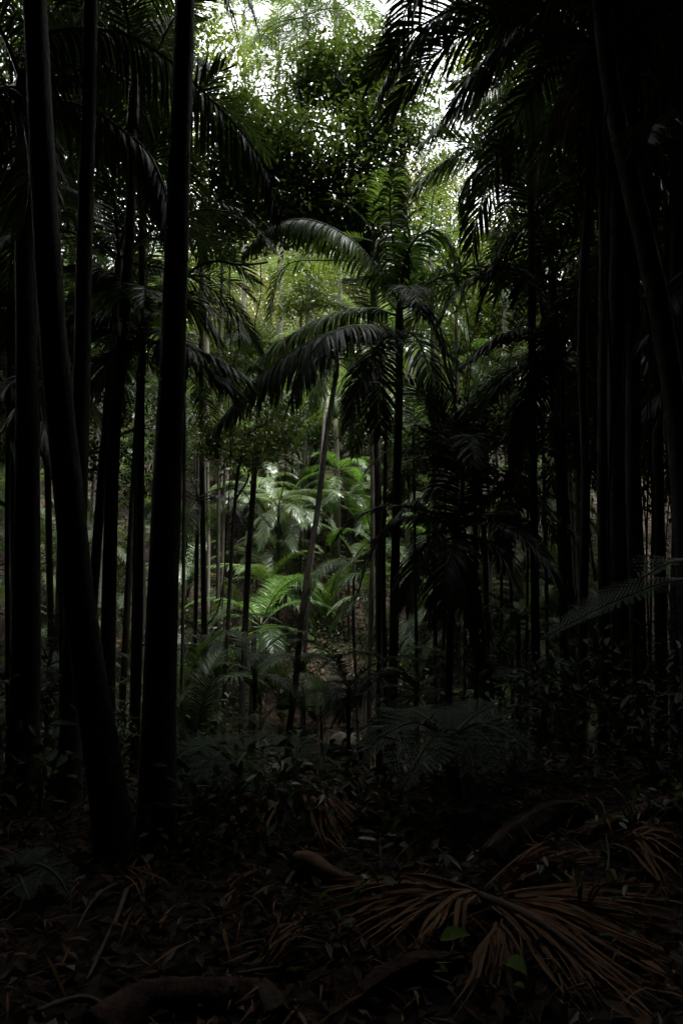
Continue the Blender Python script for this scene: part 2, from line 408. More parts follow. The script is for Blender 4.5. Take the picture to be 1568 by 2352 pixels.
def tree(label, trunk, r0, r1, blobs, size, m='broad', bark='bark_dark', seed=1, per=45, group=None, name='broadleaf_tree', cat='tree', world=False, limbs=True, flat=.45):
    P = trunk if world else [px(*q) for q in trunk]
    B = []
    for b in blobs:
        c = Vector(b[0]) if world else px(*b[0])
        rad = b[1] if isinstance(b[1], tuple) else (b[1], b[1], b[1]*.8)
        B.append((c, rad, b[2]))
    P = path_down(P); root = thing(name, P[0], label, cat, group)
    trunk_part(root, P, r0, r1, bark, flare=.5, bump=.12)
    if limbs:
        mb = MB(); rg = random.Random(seed); top = P[-1]
        for c, rad, k in B:
            best = min(P[len(P)//2:], key=lambda p: (p-c).length + max(0, p.z-c.z)*2)
            mid = best.lerp(c, .5) + Vector((rg.uniform(-.2, .2), rg.uniform(-.2, .2), .25*(c-best).length*.3))
            q = smoothpath([best, mid, c], 5); rl = min(r1*.8, .05+.02*rad[0])
            mb.tube(q, [rl*(1-.7*i/(len(q)-1)) for i in range(len(q))], 6, 0)
            for j in range(4):
                e = c + Vector((rg.uniform(-1, 1)*rad[0], rg.uniform(-1, 1)*rad[1], rg.uniform(-.6, .9)*rad[2]))*.8
                q = smoothpath([mid, mid.lerp(e, .5)+Vector((0, 0, .1)), e], 3)
                mb.tube(q, [rl*.45*(1-.75*i/(len(q)-1)) for i in range(len(q))], 5, 0)
        part('limbs', mb, [M[bark]], root)
    off = np.array(root.location)
    me = leaf_mesh('crown', [(np.array(c)-off, rad, k) for c, rad, k in B], size, m, seed, per, flat)
    link('crown', me, root); return root
# ================================================================== near trunks
GP = 'palms rising from the near bank'
palm('near black palm trunk on the left that leans outward to the left', [(262,1925,4.3),(230,1700,4.4),(185,1400,4.6),(155,1100,4.8),(125,800,5.0),(100,400,5.25),(80,0,5.5),(55,-500,5.7),(45,-900,5.8)],
     .108, .098, 13, 1.15, 'frond_dark', 'bark', 1, group=GP)
palm('tallest straight black trunk in the left foreground, widest at its foot', [(360,1915,4.5),(370,1500,4.7),(385,1100,4.9),(398,800,5.15),(411,400,5.5),(425,0,5.9),(436,-500,6.2),(440,-800,6.4)],
     .118, .08, 13, 1.15, 'frond_dark', 'bark', 2, group=GP)
palm('slim dark trunk standing just behind the outward leaning trunk', [(160,1870,5.4),(166,1600,5.7),(178,1200,6.0),(188,850,6.3),(196,500,6.6),(206,150,6.9),(214,-400,7.2)],
     .088, .075, 11, 1.1, 'frond_dark', 'bark', 3, group=GP, skip=lambda a, k: a < 1.3 or a > 5.0)
palm('palm at the left edge whose huge frond arches over the top left', [(50,1880,5.6),(60,1500,5.8),(64,1050,6.1),(60,700,6.4),(50,330,6.8)],
     .125, .085, 9, 1.0, 'frond_dark', 'bark', 4, group=GP, lo=1, skip=lambda a, k: a > 4.2 or a < 1.0,
     fronds=[dict(p=[(47,235,6.9),(70,120,7.0),(130,72,7.1),(275,76,7.3),(390,140,7.5),(470,215,7.6),(560,310,7.7),(615,400,7.8),(648,490,7.8)], n=86, L=.9, w=.016, g=3.5, lift=-.9),
             dict(p=[(47,250,6.9),(110,232,7.2),(200,248,7.4),(270,290,7.5),(340,350,7.6),(380,440,7.6),(392,520,7.6)], n=84, L=.85, w=.016, g=3.2, lift=-.7),
             dict(p=[(47,250,6.9),(70,210,7.6),(130,230,8.4),(200,310,8.9),(250,420,9.1)], n=50, L=.7, g=2.0),
             dict(p=[(47,250,6.9),(20,200,6.5),(-20,240,6.2),(-60,380,6.0)], n=50, L=.8, g=2.0),
             dict(p=[(47,250,6.9),(60,300,6.4),(70,400,6.1),(60,520,6.0)], n=44, L=.7, g=1.6)])
palm('brownish trunk leaning right between the left foreground trunks', [(246,1650,7.2),(252,1300,7.5),(262,1000,7.7),(277,838,7.9),(297,560,8.2),(305,300,8.4)],
     .085, .06, 9, 1.0, 'frond_dark', 'bark_dark', 5, group=GP, skip=lambda a, k: a < 1.3 or a > 5.0)
palm('thin palm between the left trunks with its crown level with mid picture', [(312,1660,8.0),(319,1400,8.2),(323,1100,8.5),(326,860,8.7)],
     .055, .042, 4, .8, 'frond', 'bark', 6, group=GP, lo=3, shaft=.5, skip=lambda a, k: a < 1.3 or a > 5.0,
     fronds=[[(327,770,8.7),(350,715,8.8),(390,690,8.9),(430,697,9.0),(470,730,9.0),(492,768,9.0)],
             [(325,770,8.7),(280,755,8.4),(240,738,8.2),(205,728,8.1),(180,740,8.0)],
             [(325,765,8.7),(300,690,8.7),(255,650,8.6),(215,618,8.5),(190,610,8.4)],
             [(327,770,8.7),(375,760,8.3),(430,800,8.0),(490,822,7.9),(540,850,7.8),(562,872,7.8)],
             [(326,775,8.7),(365,790,8.4),(430,828,8.2),(480,848,8.1),(520,880,8.0),(540,915,8.0)],
             [(325,775,8.7),(290,790,8.5),(250,830,8.3),(215,900,8.2)]])
palm('palm hidden behind the tallest left trunk, frond tips showing at the top', [(372,1600,8.2),(398,800,8.8),(420,200,9.4),(428,-120,9.6)],
     .09, .075, 8, 1.0, 'frond_dark', 'bark', 7, group=GP, lo=1, skip=lambda a, k: a < 2.0 or a > 4.3,
     fronds=[dict(p=[(430,-220,9.6),(470,-160,9.2),(525,-90,9.0),(565,-20,8.9),(590,60,8.9)], L=.7, g=2.2, n=50),
             dict(p=[(430,-220,9.6),(440,-140,9.0),(480,-70,8.4),(520,-10,8.2),(535,60,8.2)], L=.7, g=2.2, n=50),
             dict(p=[(430,-220,9.6),(380,-150,9.0),(300,-80,8.6),(220,-10,8.4),(180,60,8.4)], L=.75, g=2.0, n=50)])
# ================================================================== the palm in the middle
palm('dark palm right of centre whose sheeny lower frond sweeps far left', [(900,1690,10.5),(909,1200,10.9),(916,900,11.1),(917,790,11.2)],
     .085, .062, 5, .85, 'frond_dark', 'bark', 8, lo=0, hi=4, shaft=.8, skip=lambda a, k: 2.2 < a < 4.2,
     fronds=[dict(p=[(912,775,11),(875,752,10.6),(806,750,10.2),(703,788,9.9),(590,868,9.7),(508,962,9.6)], n=130, L=1.1, w=.017, g=1.3, lift=-.1),
             dict(p=[(912,775,11),(850,752,10.3),(790,752,9.9),(735,785,9.6),(695,850,9.4),(668,925,9.3)], n=100, L=.85, w=.016, g=1.4, lift=-.1),
             dict(p=[(912,725,11.2),(850,708,11.4),(760,722,11.7),(660,775,12),(572,842,12.2)], n=110, L=.8, g=1.8, lift=-.1),
             dict(p=[(914,690,11.2),(862,610,11),(800,545,10.8),(710,505,10.6),(625,520,10.5),(560,580,10.5)], n=115, L=.62, g=3.2, lift=-.6, m='frond'),
             dict(p=[(916,690,11.2),(903,560,11),(895,460,10.8),(908,375,10.5)], n=84, L=.6, g=5, lift=.0, keep=.8, tw=.9, m='frond_dark'),
             dict(p=[(918,690,11.2),(915,560,11.5),(945,430,11.6),(990,370,11.7)], n=56, L=.7, g=1.4, m='frond'),
             dict(p=[(918,690,11.2),(930,600,11),(955,548,10.8),(1000,530,10.7),(1035,570,10.6),(1045,640,10.6)], n=60, L=.7, g=1.4, m='frond_bright'),
             dict(p=[(920,710,11.2),(970,697,10.8),(1005,745,10.6),(1033,840,10.5),(1042,905,10.5)], n=50, L=.5, g=2.4, keep=.7),
             dict(p=[(920,760,11.2),(955,775,10.6),(985,850,10.2),(1000,950,10.1)], n=50, L=.75, g=1.2),
             dict(p=[(914,765,11.2),(870,790,10.4),(828,870,10.0),(800,980,9.9)], n=56, L=.75, g=1.2),
             dict(p=[(914,765,11.2),(880,800,10.8),(870,890,10.4),(875,1000,10.3)], n=50, L=.7, g=1.0),
             dict(p=[(916,720,11.2),(820,610,12),(740,598,12.6),(665,605,12.9),(630,655,13),(620,730,13)], n=60, L=.6, g=1.0, m='frond')])
# slim neighbours of that palm
GS = 'slim trunks around the middle'
def pole(label, pts, w, bark='bark', group=GS, n=0, scale=.8, leaf='frond', lo=1, **k):
    y0 = pts[0][2]; y1 = pts[-1][2]
    return palm(label, pts, w*y0/3136, w*y1/3136*.85, n, scale, leaf, bark, int(pts[0][0]), .6 if n else 0, lo, group=group, crown_on=n > 0, **k)
pole('thin dark stem close left of the dark middle palm', [(868,1650,12),(872,1200,12.5),(868,900,13),(862,600,13.4)], 10, n=5, leaf='frond')
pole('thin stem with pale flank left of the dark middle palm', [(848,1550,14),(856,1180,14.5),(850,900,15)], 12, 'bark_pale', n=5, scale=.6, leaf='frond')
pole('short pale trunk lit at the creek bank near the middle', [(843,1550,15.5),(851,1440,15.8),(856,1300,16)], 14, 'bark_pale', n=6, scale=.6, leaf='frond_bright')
pole('second thin dark stem touching the dark middle palm', [(885,1600,11.5),(880,1300,12),(886,1000,12.4),(880,860,12.6)], 11, n=7, leaf='frond_dark')
pole('slender trunk right of the dark middle palm with a dark clump high on it', [(1000,1600,14),(997,1100,14.5),(993,800,15),(989,590,15.3)], 12, n=6, leaf='frond')
pole('dark trunk under the dim palm with a hanging dead frond', [(1028,1640,9.0),(1034,1450,9.2),(1044,1290,9.4)], 18, n=3, leaf='frond_dark', lo=3, scale=.6, fn=60, fL=.65,
     fronds=[[(1048,1225,9.4),(1000,1225,9.1),(955,1290,8.9),(930,1390,8.8)], [(1048,1225,9.4),(1000,1190,9.4),(930,1190,9.4),(870,1230,9.4)],
             [(1048,1225,9.4),(1094,1235,9.2),(1144,1265,9.0),(1190,1350,8.9)], [(1048,1225,9.4),(1110,1180,9.6),(1190,1200,9.8),(1250,1270,9.9)],
             [(1048,1225,9.4),(1040,1260,8.7),(1020,1330,8.4),(1010,1420,8.3)], [(1048,1225,9.4),(1060,1110,9.6),(1040,1010,9.8),(990,960,9.9)],
             dict(p=[(1050,1240,9.3),(1082,1330,9.0),(1102,1420,8.9),(1110,1520,8.9)], dead=True, L=.5, g=3, n=50, lift=-.3, w=.02)])
pole('thin black stem below the hanging dead frond', [(1092,1640,9.8),(1094,1400,10),(1090,1150,10.2)], 11, n=7, leaf='frond_dark')
pole('thinnest black stem right of the hanging dead frond', [(1148,1650,10.5),(1150,1450,10.6),(1152,1200,10.8)], 8, n=7, leaf='frond_dark', scale=.6)
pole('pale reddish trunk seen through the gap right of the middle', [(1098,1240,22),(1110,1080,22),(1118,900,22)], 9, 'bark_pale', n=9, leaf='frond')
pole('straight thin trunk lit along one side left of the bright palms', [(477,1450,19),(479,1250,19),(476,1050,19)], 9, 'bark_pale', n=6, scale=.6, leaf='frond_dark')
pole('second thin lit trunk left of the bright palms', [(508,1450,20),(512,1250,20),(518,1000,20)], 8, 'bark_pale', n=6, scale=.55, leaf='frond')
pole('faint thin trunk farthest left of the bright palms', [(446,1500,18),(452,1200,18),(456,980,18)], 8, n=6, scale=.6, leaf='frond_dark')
pole('trunk left of centre rising in front of the bright palms', [(556,1640,13),(568,1330,13.6),(578,1180,14),(590,1000,14.4),(600,880,14.7)], 15, n=6, scale=.6, lo=3, leaf='frond_dark')
pole('short dark trunk beside the foot of the trunk left of centre', [(577,1660,12.5),(581,1560,12.6),(584,1460,12.7)], 14, n=0)
pole('long curved trunk leaning right through the middle, lit along its edge', [(664,1680,11),(676,1590,11.3),(690,1450,11.8),(708,1300,12.4),(725,1200,12.9),(738,1100,13.3),(750,1000,13.7),(770,870,14.2)], 14, 'bark_dark', n=7, leaf='frond', scale=.65, lo=3)
pole('pale thin trunk just right of the long curved trunk', [(700,1500,17),(708,1380,17.2),(719,1250,17.5),(736,1090,18),(744,960,18.4),(752,850,18.8)], 9, 'bark', n=6, leaf='frond_lit', scale=.55)
for X0, X1, Yb, Yt, y, w_, lf, lb in [(958,950,1600,1050,13,8,'frond_dark','thin dim stem just right of the dark middle palm'),(1016,1022,1600,1120,12,8,'frond_dark','thin dim stem left of the hanging dead frond palm'),
        (1066,1058,1600,1000,14,9,'frond','stem rising behind the dim palm with the hanging dead frond'),(1176,1168,1580,900,13,9,'frond_dark','thin stem between the hanging frond palm and the right trunks'),
        (1207,1212,1600,1180,11,7,'frond_dark','thinnest stem left of the leaning right palm'),(1258,1246,1600,1000,12.5,10,'frond_dark','straight dim stem beside the leaning right palm'),
        (818,812,1560,1330,16.5,8,'frond','thin stem in the dark hollow left of the creek gap palm'),(752,762,1500,1180,23,7,'frond_dark','faint stem in the dark hollow behind the long curved trunk'),
        (418,424,1600,900,11,9,'frond_dark','thin stem close right of the tallest left trunk'),(140,136,1700,900,9,10,'frond_dark','thin stem between the two leftmost trunks'),(20,24,1700,700,9,12,'frond_dark','thin stem at the left edge')]:
    pole(lb, [(X0, Yb, y), ((X0+X1)/2+rng.uniform(-6, 6), (Yb+Yt)/2, y+.2), (X1, Yt, y+.4)], w_, n=6, leaf=lf, scale=.6)
# ================================================================== bright young palms by the creek
GB = 'bright palms in the light by the creek'
def bright(label, X, Y, y, scale, leaf, n=11, r=.045, lo=2, hi=5, seed=1, fronds=None, bark='bark', lean=0, **k):
    c = px(X, Y, y); z0 = min(c.z-.3, hgt(c.x, y)+.25)
    palm(label, [Vector((c.x+lean, y, z0)), Vector((c.x+lean*.4, y, (z0+c.z)/2)), c], r, r*.85, n, scale, leaf, bark, seed,
         .45, lo, hi, group=GB, base=False, fronds=fronds, **k)
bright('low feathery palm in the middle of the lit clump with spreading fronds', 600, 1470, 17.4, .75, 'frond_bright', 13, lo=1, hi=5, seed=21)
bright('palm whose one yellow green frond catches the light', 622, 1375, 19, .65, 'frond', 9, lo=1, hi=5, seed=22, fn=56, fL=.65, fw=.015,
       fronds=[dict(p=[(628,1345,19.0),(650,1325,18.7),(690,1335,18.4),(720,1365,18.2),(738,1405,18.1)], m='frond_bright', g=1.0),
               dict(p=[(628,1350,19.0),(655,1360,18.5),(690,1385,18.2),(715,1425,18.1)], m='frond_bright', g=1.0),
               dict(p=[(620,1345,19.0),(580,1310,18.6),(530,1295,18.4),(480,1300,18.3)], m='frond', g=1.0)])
bright('pale palm in the upper left of the lit clump', 592, 1150, 22, .62, 'frond_lit', 15, seed=23)
bright('pale palm highest in the lit clump with arching fronds', 612, 1090, 24, .64, 'frond_lit', 15, seed=24)
bright('pale palm right under the highest pale palm', 640, 1190, 20, .58, 'frond_lit', 15, seed=25)
bright('pale palm half behind the long curved trunk', 690, 1200, 21, .6, 'frond_lit', 15, seed=26)
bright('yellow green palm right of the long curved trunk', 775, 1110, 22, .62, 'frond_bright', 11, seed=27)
bright('grey green palm below the yellow green one', 800, 1165, 21, .55, 'frond_lit', 11, seed=28)
bright('small palm low at the left foot of the lit clump', 630, 1290, 20.5, .52, 'frond_lit', 14, seed=29)
bright('palm at the right of the creek gap with two fronds reaching left', 872, 1370, 17, .62, 'frond', 5, lo=2, hi=4, seed=30, fn=54, fL=.62, skip=lambda a, k: 2 < a < 4.3,
       fronds=[dict(p=[(870,1340,17.0),(840,1318,16.7),(800,1322,16.5),(765,1350,16.4)], m='frond_bright', g=1.2),
               dict(p=[(870,1345,17.0),(830,1365,16.5),(790,1395,16.3),(762,1440,16.2)], m='frond', g=1.2)])
bright('small dark palm left of the lit clump holding one sheeny frond out low', 585, 1590, 11.5, .45, 'frond_dark', 6, lo=1, hi=4, seed=31, fn=54, fL=.5,
       fronds=[dict(p=[(580,1575,11.5),(545,1555,11.2),(480,1560,11),(430,1590,10.9),(405,1625,10.8)], m='frond_dark', g=1.2)])
bright('little palm at the lit creek edge with fine hanging leaves', 700, 1570, 14, .42, 'frond', 9, seed=32, r=.03)
bright('small palm right of the creek gap, its fine leaves over the bright sand', 800, 1650, 8.6, .4, 'frond_dark', 9, seed=33, r=.03, lo=1, hi=5)
bright('little dark palm in the shade beneath the dark middle palm', 955, 1640, 9.4, .45, 'frond_dark', 9, seed=34, r=.03)
bright('dim small palm low between the right hand stems', 1190, 1480, 10.5, .5, 'frond', 10, seed=35, r=.035)
bright('dim palm behind the left trunks at mid height', 455, 1180, 15, .6, 'frond_dark', 10, seed=36)
bright('low dim palm behind the tallest left trunk', 470, 1520, 14, .55, 'frond_dark', 10, seed=37)
GF = 'feathery palms against the sky gaps'
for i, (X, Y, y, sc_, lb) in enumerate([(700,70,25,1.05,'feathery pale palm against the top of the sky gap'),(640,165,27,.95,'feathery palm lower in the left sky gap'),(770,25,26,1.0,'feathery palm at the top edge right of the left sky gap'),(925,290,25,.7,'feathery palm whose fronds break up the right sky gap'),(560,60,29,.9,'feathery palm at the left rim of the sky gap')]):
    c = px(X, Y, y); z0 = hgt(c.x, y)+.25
    palm(lb, [Vector((c.x, y, z0)), Vector((c.x+.2, y, (z0+c.z)/2)), c], .11, .08, 13, sc_, 'frond_lit' if i != 2 else 'frond', 'bark_pale', 940+i, .8, 1, 5, group=GF, base=False)
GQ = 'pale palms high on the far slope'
for i, (X, Y, y, sc_, lf, lb) in enumerate([(715,655,30,.9,'frond_lit','pale palm high on the slope under the dark green curtain frond'),(1075,690,29,.9,'frond_lit','pale green palm high on the slope right of the slender trunk'),
        (1000,735,27,.8,'frond_lit','yellowish palm behind the slender trunk right of centre'),(1070,900,19,.7,'frond_bright','yellow green palm lit between the bowed vine and the grey fronds'),
        (1000,970,20,.6,'frond_lit','pale little palm below the yellow green lit one'),(475,690,24,.7,'frond_lit','pale palm whose frond tip shows right of the tallest left trunk'),
        (230,600,22,.8,'frond_lit','pale fronded palm between the slim trunk and the tallest left trunk'),(250,690,20,.8,'frond','greenish palm low behind the slim dark trunk'),(770,960,22,.7,'frond','green palm behind the top of the long curved trunk')]):
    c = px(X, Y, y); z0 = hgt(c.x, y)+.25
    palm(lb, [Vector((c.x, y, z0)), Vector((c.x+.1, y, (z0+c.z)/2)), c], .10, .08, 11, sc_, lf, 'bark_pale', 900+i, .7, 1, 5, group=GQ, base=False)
# ================================================================== right hand palms
GR = 'palms on the dark right side'
palm('leaning palm at right whose fronds reach toward the sky gap', [(1298,1560,10),(1284,1088,10.5),(1264,838,10.9),(1234,588,11.2),(1228,420,11.5)],
     .072, .062, 7, 1.0, 'frond_dark', 'bark', 41, group=GR, skip=lambda a, k: 1.9 < a < 4.4, shaft=.8,
     fronds=[dict(p=[(1226,330,11.5),(1150,225,11.2),(1084,232,11),(1024,272,10.9),(968,330,10.8)], g=1.8, L=.75), dict(p=[(1226,330,11.5),(1150,320,11.2),(1070,345,11),(1000,390,10.9),(945,440,10.8)], g=1.6, L=.75, m='frond'),
             dict(p=[(1226,335,11.5),(1170,355,11.1),(1110,375,10.8),(1072,425,10.7),(1058,480,10.7)], g=1.8, L=.7), dict(p=[(1226,340,11.5),(1180,390,11),(1120,410,10.7),(1080,460,10.6),(1064,530,10.6)], g=1.6, L=.7),
             dict(p=[(1226,330,11.5),(1180,240,11.8),(1110,180,12),(1040,190,12.1)], g=1.8, L=.75)])
palm('thin palm at right with two grey sheeny fronds held out to the left', [(1297,1560,9.2),(1294,1100,9.4),(1290,860,9.5)], .035, .033, 5, .8, 'frond_dark', 'bark', 42, group=GR, shaft=.4,
     skip=lambda a, k: 2.0 < a < 4.3,
     fronds=[dict(p=[(1288,800,9.5),(1240,768,9.3),(1185,765,9.1),(1130,782,9),(1065,832,8.9)], g=1.3, L=.6), dict(p=[(1288,805,9.5),(1235,822,9.2),(1180,848,9),(1130,900,8.9),(1090,965,8.9)], g=1.3, L=.65),
             dict(p=[(1288,800,9.5),(1230,880,9),(1200,980,8.8),(1190,1060,8.8)], g=1.2, L=.6), dict(p=[(1288,795,9.5),(1250,690,9.6),(1210,640,9.7),(1180,680,9.8)], g=1.5, L=.6)])
palm('dim palm at right mid height with a short arching frond', [(1228,1560,12),(1226,1300,12),(1222,1120,12)], .05, .045, 7, .7, 'frond', 'bark', 43, group=GR, shaft=.5,
     fronds=[dict(p=[(1220,1045,12),(1190,1015,11.6),(1150,1005,11.4),(1108,1032,11.3)], g=1.2, L=.55), dict(p=[(1220,1050,12),(1180,1100,11.5),(1140,1130,11.3),(1090,1190,11.2)], g=1.2, L=.55)])
RT = [('black trunk at the left edge of the right hand trunk cluster', [(1338,1760,6.6),(1342,1100,7),(1345,588,7.4),(1352,120,7.9)], 30, 12),
      ('second trunk of the right hand cluster, narrow and straight', [(1384,1760,6.9),(1384,1100,7.2),(1382,500,7.6),(1380,-200,8.2)], 26, 12),
      ('third trunk of the right hand cluster, seamed like stretched rope', [(1425,1760,6.2),(1418,1100,6.5),(1412,500,6.9),(1402,60,7.5)], 36, 12),
      ('thickest upright trunk of the right hand cluster', [(1470,1760,6.0),(1456,1100,6.3),(1447,500,6.8),(1440,-300,7.4)], 42, 12),
      ('upright trunk behind the leaning one at the far right', [(1512,1760,7.4),(1506,1100,7.7),(1500,500,8.2),(1490,150,8.7)], 24, 12),
      ('dark trunk cut by the right edge of the picture', [(1562,1760,6.4),(1556,1100,6.7),(1550,500,7.2),(1545,-100,7.8)], 38, 12)]
rr_ = random.Random(3)
for i, (lb, pts, wd, n) in enumerate(RT):
    wd *= (.7, 1.05, 1.15, .85, 1.1, .9)[i]
    q = smoothpath([Vector(p) for p in pts], 2); pts = [(p.x+rr_.uniform(-9, 9), p.y, p.z+rr_.uniform(-.06, .06)) for p in q]
    palm(lb, pts, wd*pts[0][2]/3136, wd*pts[-1][2]/3136*.9, n, 1.05, 'frond' if i % 2 else 'frond_dark', 'bark', 50+i, dead=2, group='upright trunks of the right hand cluster')
palm('broad trunk that leans left across the upper right corner', [(1590,1500,5.6),(1562,1050,5.8),(1530,800,5.9),(1490,600,6.0),(1442,400,6.2),(1402,200,6.4),(1378,0,6.6),(1350,-300,6.9)],
     .10, .085, 12, 1.1, 'frond_dark', 'bark', 60, group=GR)
palm('palm whose top fronds hang across the sky gap from the right', [(1230,1500,9.5),(1222,900,9.8),(1218,300,10.2),(1215,60,10.4)], .06, .055, 7, 1.0, 'frond_dark', 'bark', 61, group=GR,
     skip=lambda a, k: 2.0 < a < 4.4,
     fronds=[dict(p=[(1214,-40,10.4),(1130,-45,9.8),(1050,0,9.5),(970,70,9.3),(900,160,9.2),(868,220,9.2)], g=2.4, L=.85, lift=-.1), 
             dict(p=[(1214,-20,10.4),(1180,60,9.6),(1120,150,9.3),(1080,260,9.2)], g=2, L=.8),
             dict(p=[(1284,20,9),(1210,70,9),(1134,130,9),(1034,245,9.1)], g=1.6, L=.8)])
palm('palm at the right edge with grey sheeny fronds beside the leaning trunk', [(1440,1500,8.6),(1432,900,8.9),(1428,420,9.1)], .055, .05, 5, .9, 'frond_dark', 'bark', 62, group=GR, shaft=.5,
     skip=lambda a, k: a < 1.6 or a > 4.6,
     fronds=[dict(p=[(1428,340,9.1),(1455,305,8.7),(1500,320,8.3),(1545,370,8.1),(1570,440,8)], g=1.6, L=.75, m='frond_lit'), dict(p=[(1428,345,9.1),(1465,350,8.6),(1510,400,8.3),(1550,480,8.2)], g=1.6, L=.75, m='frond_lit'),  # the lighter leaf colour stands in for sky sheen on these fronds
             dict(p=[(1428,340,9.1),(1470,270,9),(1530,265,8.8),(1590,310,8.7)], g=1.4, L=.7, m='frond')])
palm('palm outside the right edge with frond tips reaching into the dark', [(1700,1500,6.5),(1690,900,6.8),(1685,640,7)], .08, .07, 7, 1.0, 'frond_dark', 'bark', 63, group=GR,
     fronds=[dict(p=[(1684,560,7),(1600,610,6.6),(1540,680,6.4),(1500,760,6.3)], g=1.4), dict(p=[(1684,560,7),(1590,850,6.8),(1530,890,6.7),(1480,950,6.6)], g=1.4)])
# ================================================================== broadleaf trees that can be told apart
GT = 'broadleaf trees around the gap'
bt = [((935,300),.3,7),((965,215),.3,7),((990,290),.25,5),((950,160),.3,6),((900,230),.35,9),((530,280),.8,40),((560,430),.7,34),((610,390),.8,22),((500,520),.5,20),((690,170),.5,16),((850,400),.8,22),((700,450),.8,22),((830,560),.5,18),((815,150),.8,44),((790,200),.9,38),((860,190),.8,40),((630,335),.75,28),((590,260),.6,24),((720,340),1.0,30),((800,400),1.0,32),((670,410),1.0,30),((560,330),.75,36),((870,480),.7,28),
      ((760,480),.9,40),((850,290),.6,20),((700,230),.5,14),((740,150),.5,16),((900,330),.45,12),((620,480),.7,26),((700,520),.6,22),((520,400),.6,22),((870,120),.5,16)]
rg = random.Random(8)
tree('dark broadleaf tree filling the top middle between the two sky gaps', [(872,1640,14),(864,1000,14.3),(852,600,14.6),(840,320,14.8)], .075, .05,
     [((c[0], c[1], 14.6+rg.uniform(-.9, .9)), (r_*rg.uniform(.75, 1.25), r_*.9, r_*rg.uniform(.55, .85)), k) for c, r_, k in bt], .14, 'broad_mid', seed=71, per=58, group=GT)
GK = 'tall pale trees far behind against the sky'
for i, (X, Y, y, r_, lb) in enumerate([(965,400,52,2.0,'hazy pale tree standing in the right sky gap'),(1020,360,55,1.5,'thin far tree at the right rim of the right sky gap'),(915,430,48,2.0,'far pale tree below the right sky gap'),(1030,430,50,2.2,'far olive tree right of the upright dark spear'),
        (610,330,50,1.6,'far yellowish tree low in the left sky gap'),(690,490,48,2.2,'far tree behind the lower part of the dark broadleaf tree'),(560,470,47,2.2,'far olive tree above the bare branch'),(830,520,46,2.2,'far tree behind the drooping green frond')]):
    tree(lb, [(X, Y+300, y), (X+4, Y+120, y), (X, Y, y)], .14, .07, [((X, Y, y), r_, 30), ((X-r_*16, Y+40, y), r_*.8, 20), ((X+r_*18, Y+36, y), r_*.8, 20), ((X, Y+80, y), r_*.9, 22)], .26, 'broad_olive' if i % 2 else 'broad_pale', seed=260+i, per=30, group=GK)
tree('light leaved tree at the top left of the sky gap with backlit leaves', [(470,1500,15),(462,800,15.5),(470,300,16)], .09, .05,
     [((505,90,16),.8,15),((555,75,16.5),.6,6),((500,170,16),.7,18)], .15, 'broad', seed=72, per=24, group=GT)
tree('yellow green leafy tree glimpsed between the two left trunks', [(330,1400,18),(325,800,18.5),(330,500,19)], .08, .05,
     [((310,330,19),1.6,40),((250,420,19),1.4,30),((330,480,19),1.2,26),((200,280,20),1.6,30),((260,180,20),1.5,30),((350,220,20),1.3,26)], .17, 'broad_olive', seed=73, per=36, group=GT)
tree('yellow green leafy tree just right of the tallest left trunk', [(500,1400,17),(505,900,17.5),(510,600,18)], .07, .04,
     [((520,500,18),.9,26),((480,560,18),.9,22),((570,470,18.5),.8,18),((460,460,18),.8,18)], .14, 'broad_olive', seed=74, per=40, group=GT)
tree('small leaved dark tree hanging over the view above the bright palms', [(520,1500,12.5),(540,1150,12.8),(560,1000,13)], .05, .03,
     [((520,990,13),.55,20),((590,1000,13.2),.6,20),((640,960,13.5),.5,16),((560,1060,13),.5,14),((470,1010,13),.5,14)], .10, 'broad', seed=75, per=42, group=GT)
tree('small leaved tree right of the middle with sky glints behind it', [(1060,1560,16),(1052,1000,16.5),(1045,720,17)], .07, .04,
     [((1020,560,17),.9,24),((1080,620,17),.9,24),((1040,690,17),.8,20),((1110,560,17.5),.9,20),((1000,480,17.5),.8,18)], .12, 'broad', seed=76, per=36, group=GT)
tree('dark dense tree below the right hand grey fronds with arching bare limbs', [(1120,1620,11.5),(1105,1150,11.6),(1050,1070,11.6),(1000,1005,11.6),(960,980,11.6)], .06, .035,
     [((1040,980,12),.6,26),((1100,1020,12),.6,24),((990,1030,12.3),.5,18),((1060,1060,12),.5,18),((1130,960,12.5),.6,20)], .09, 'broad_dark', seed=77, per=44, group=GT)
tree('olive leaved tree catching light between the middle and the right trunks', [(1130,1500,17),(1120,1100,17.5),(1110,900,18)], .07, .04,
     [((1090,860,18),.9,24),((1150,820,18),.8,20),((1140,930,18),.9,24),((1080,950,18),.7,16)], .14, 'broad_olive', seed=78, per=36, group=GT)
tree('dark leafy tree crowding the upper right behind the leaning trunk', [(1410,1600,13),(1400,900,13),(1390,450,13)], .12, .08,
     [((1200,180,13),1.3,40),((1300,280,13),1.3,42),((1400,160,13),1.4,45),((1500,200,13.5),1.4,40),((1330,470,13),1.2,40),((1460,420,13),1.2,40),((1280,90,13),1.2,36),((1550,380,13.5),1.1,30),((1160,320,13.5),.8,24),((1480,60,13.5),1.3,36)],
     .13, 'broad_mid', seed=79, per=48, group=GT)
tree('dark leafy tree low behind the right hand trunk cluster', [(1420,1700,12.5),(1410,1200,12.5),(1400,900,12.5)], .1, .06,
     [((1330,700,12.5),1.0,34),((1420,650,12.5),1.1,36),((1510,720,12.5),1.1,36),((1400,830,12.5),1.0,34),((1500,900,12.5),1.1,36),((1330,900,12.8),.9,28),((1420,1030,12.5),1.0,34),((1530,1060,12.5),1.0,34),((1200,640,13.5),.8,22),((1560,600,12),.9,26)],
     .12, 'broad_dark', seed=80, per=44, group=GT)
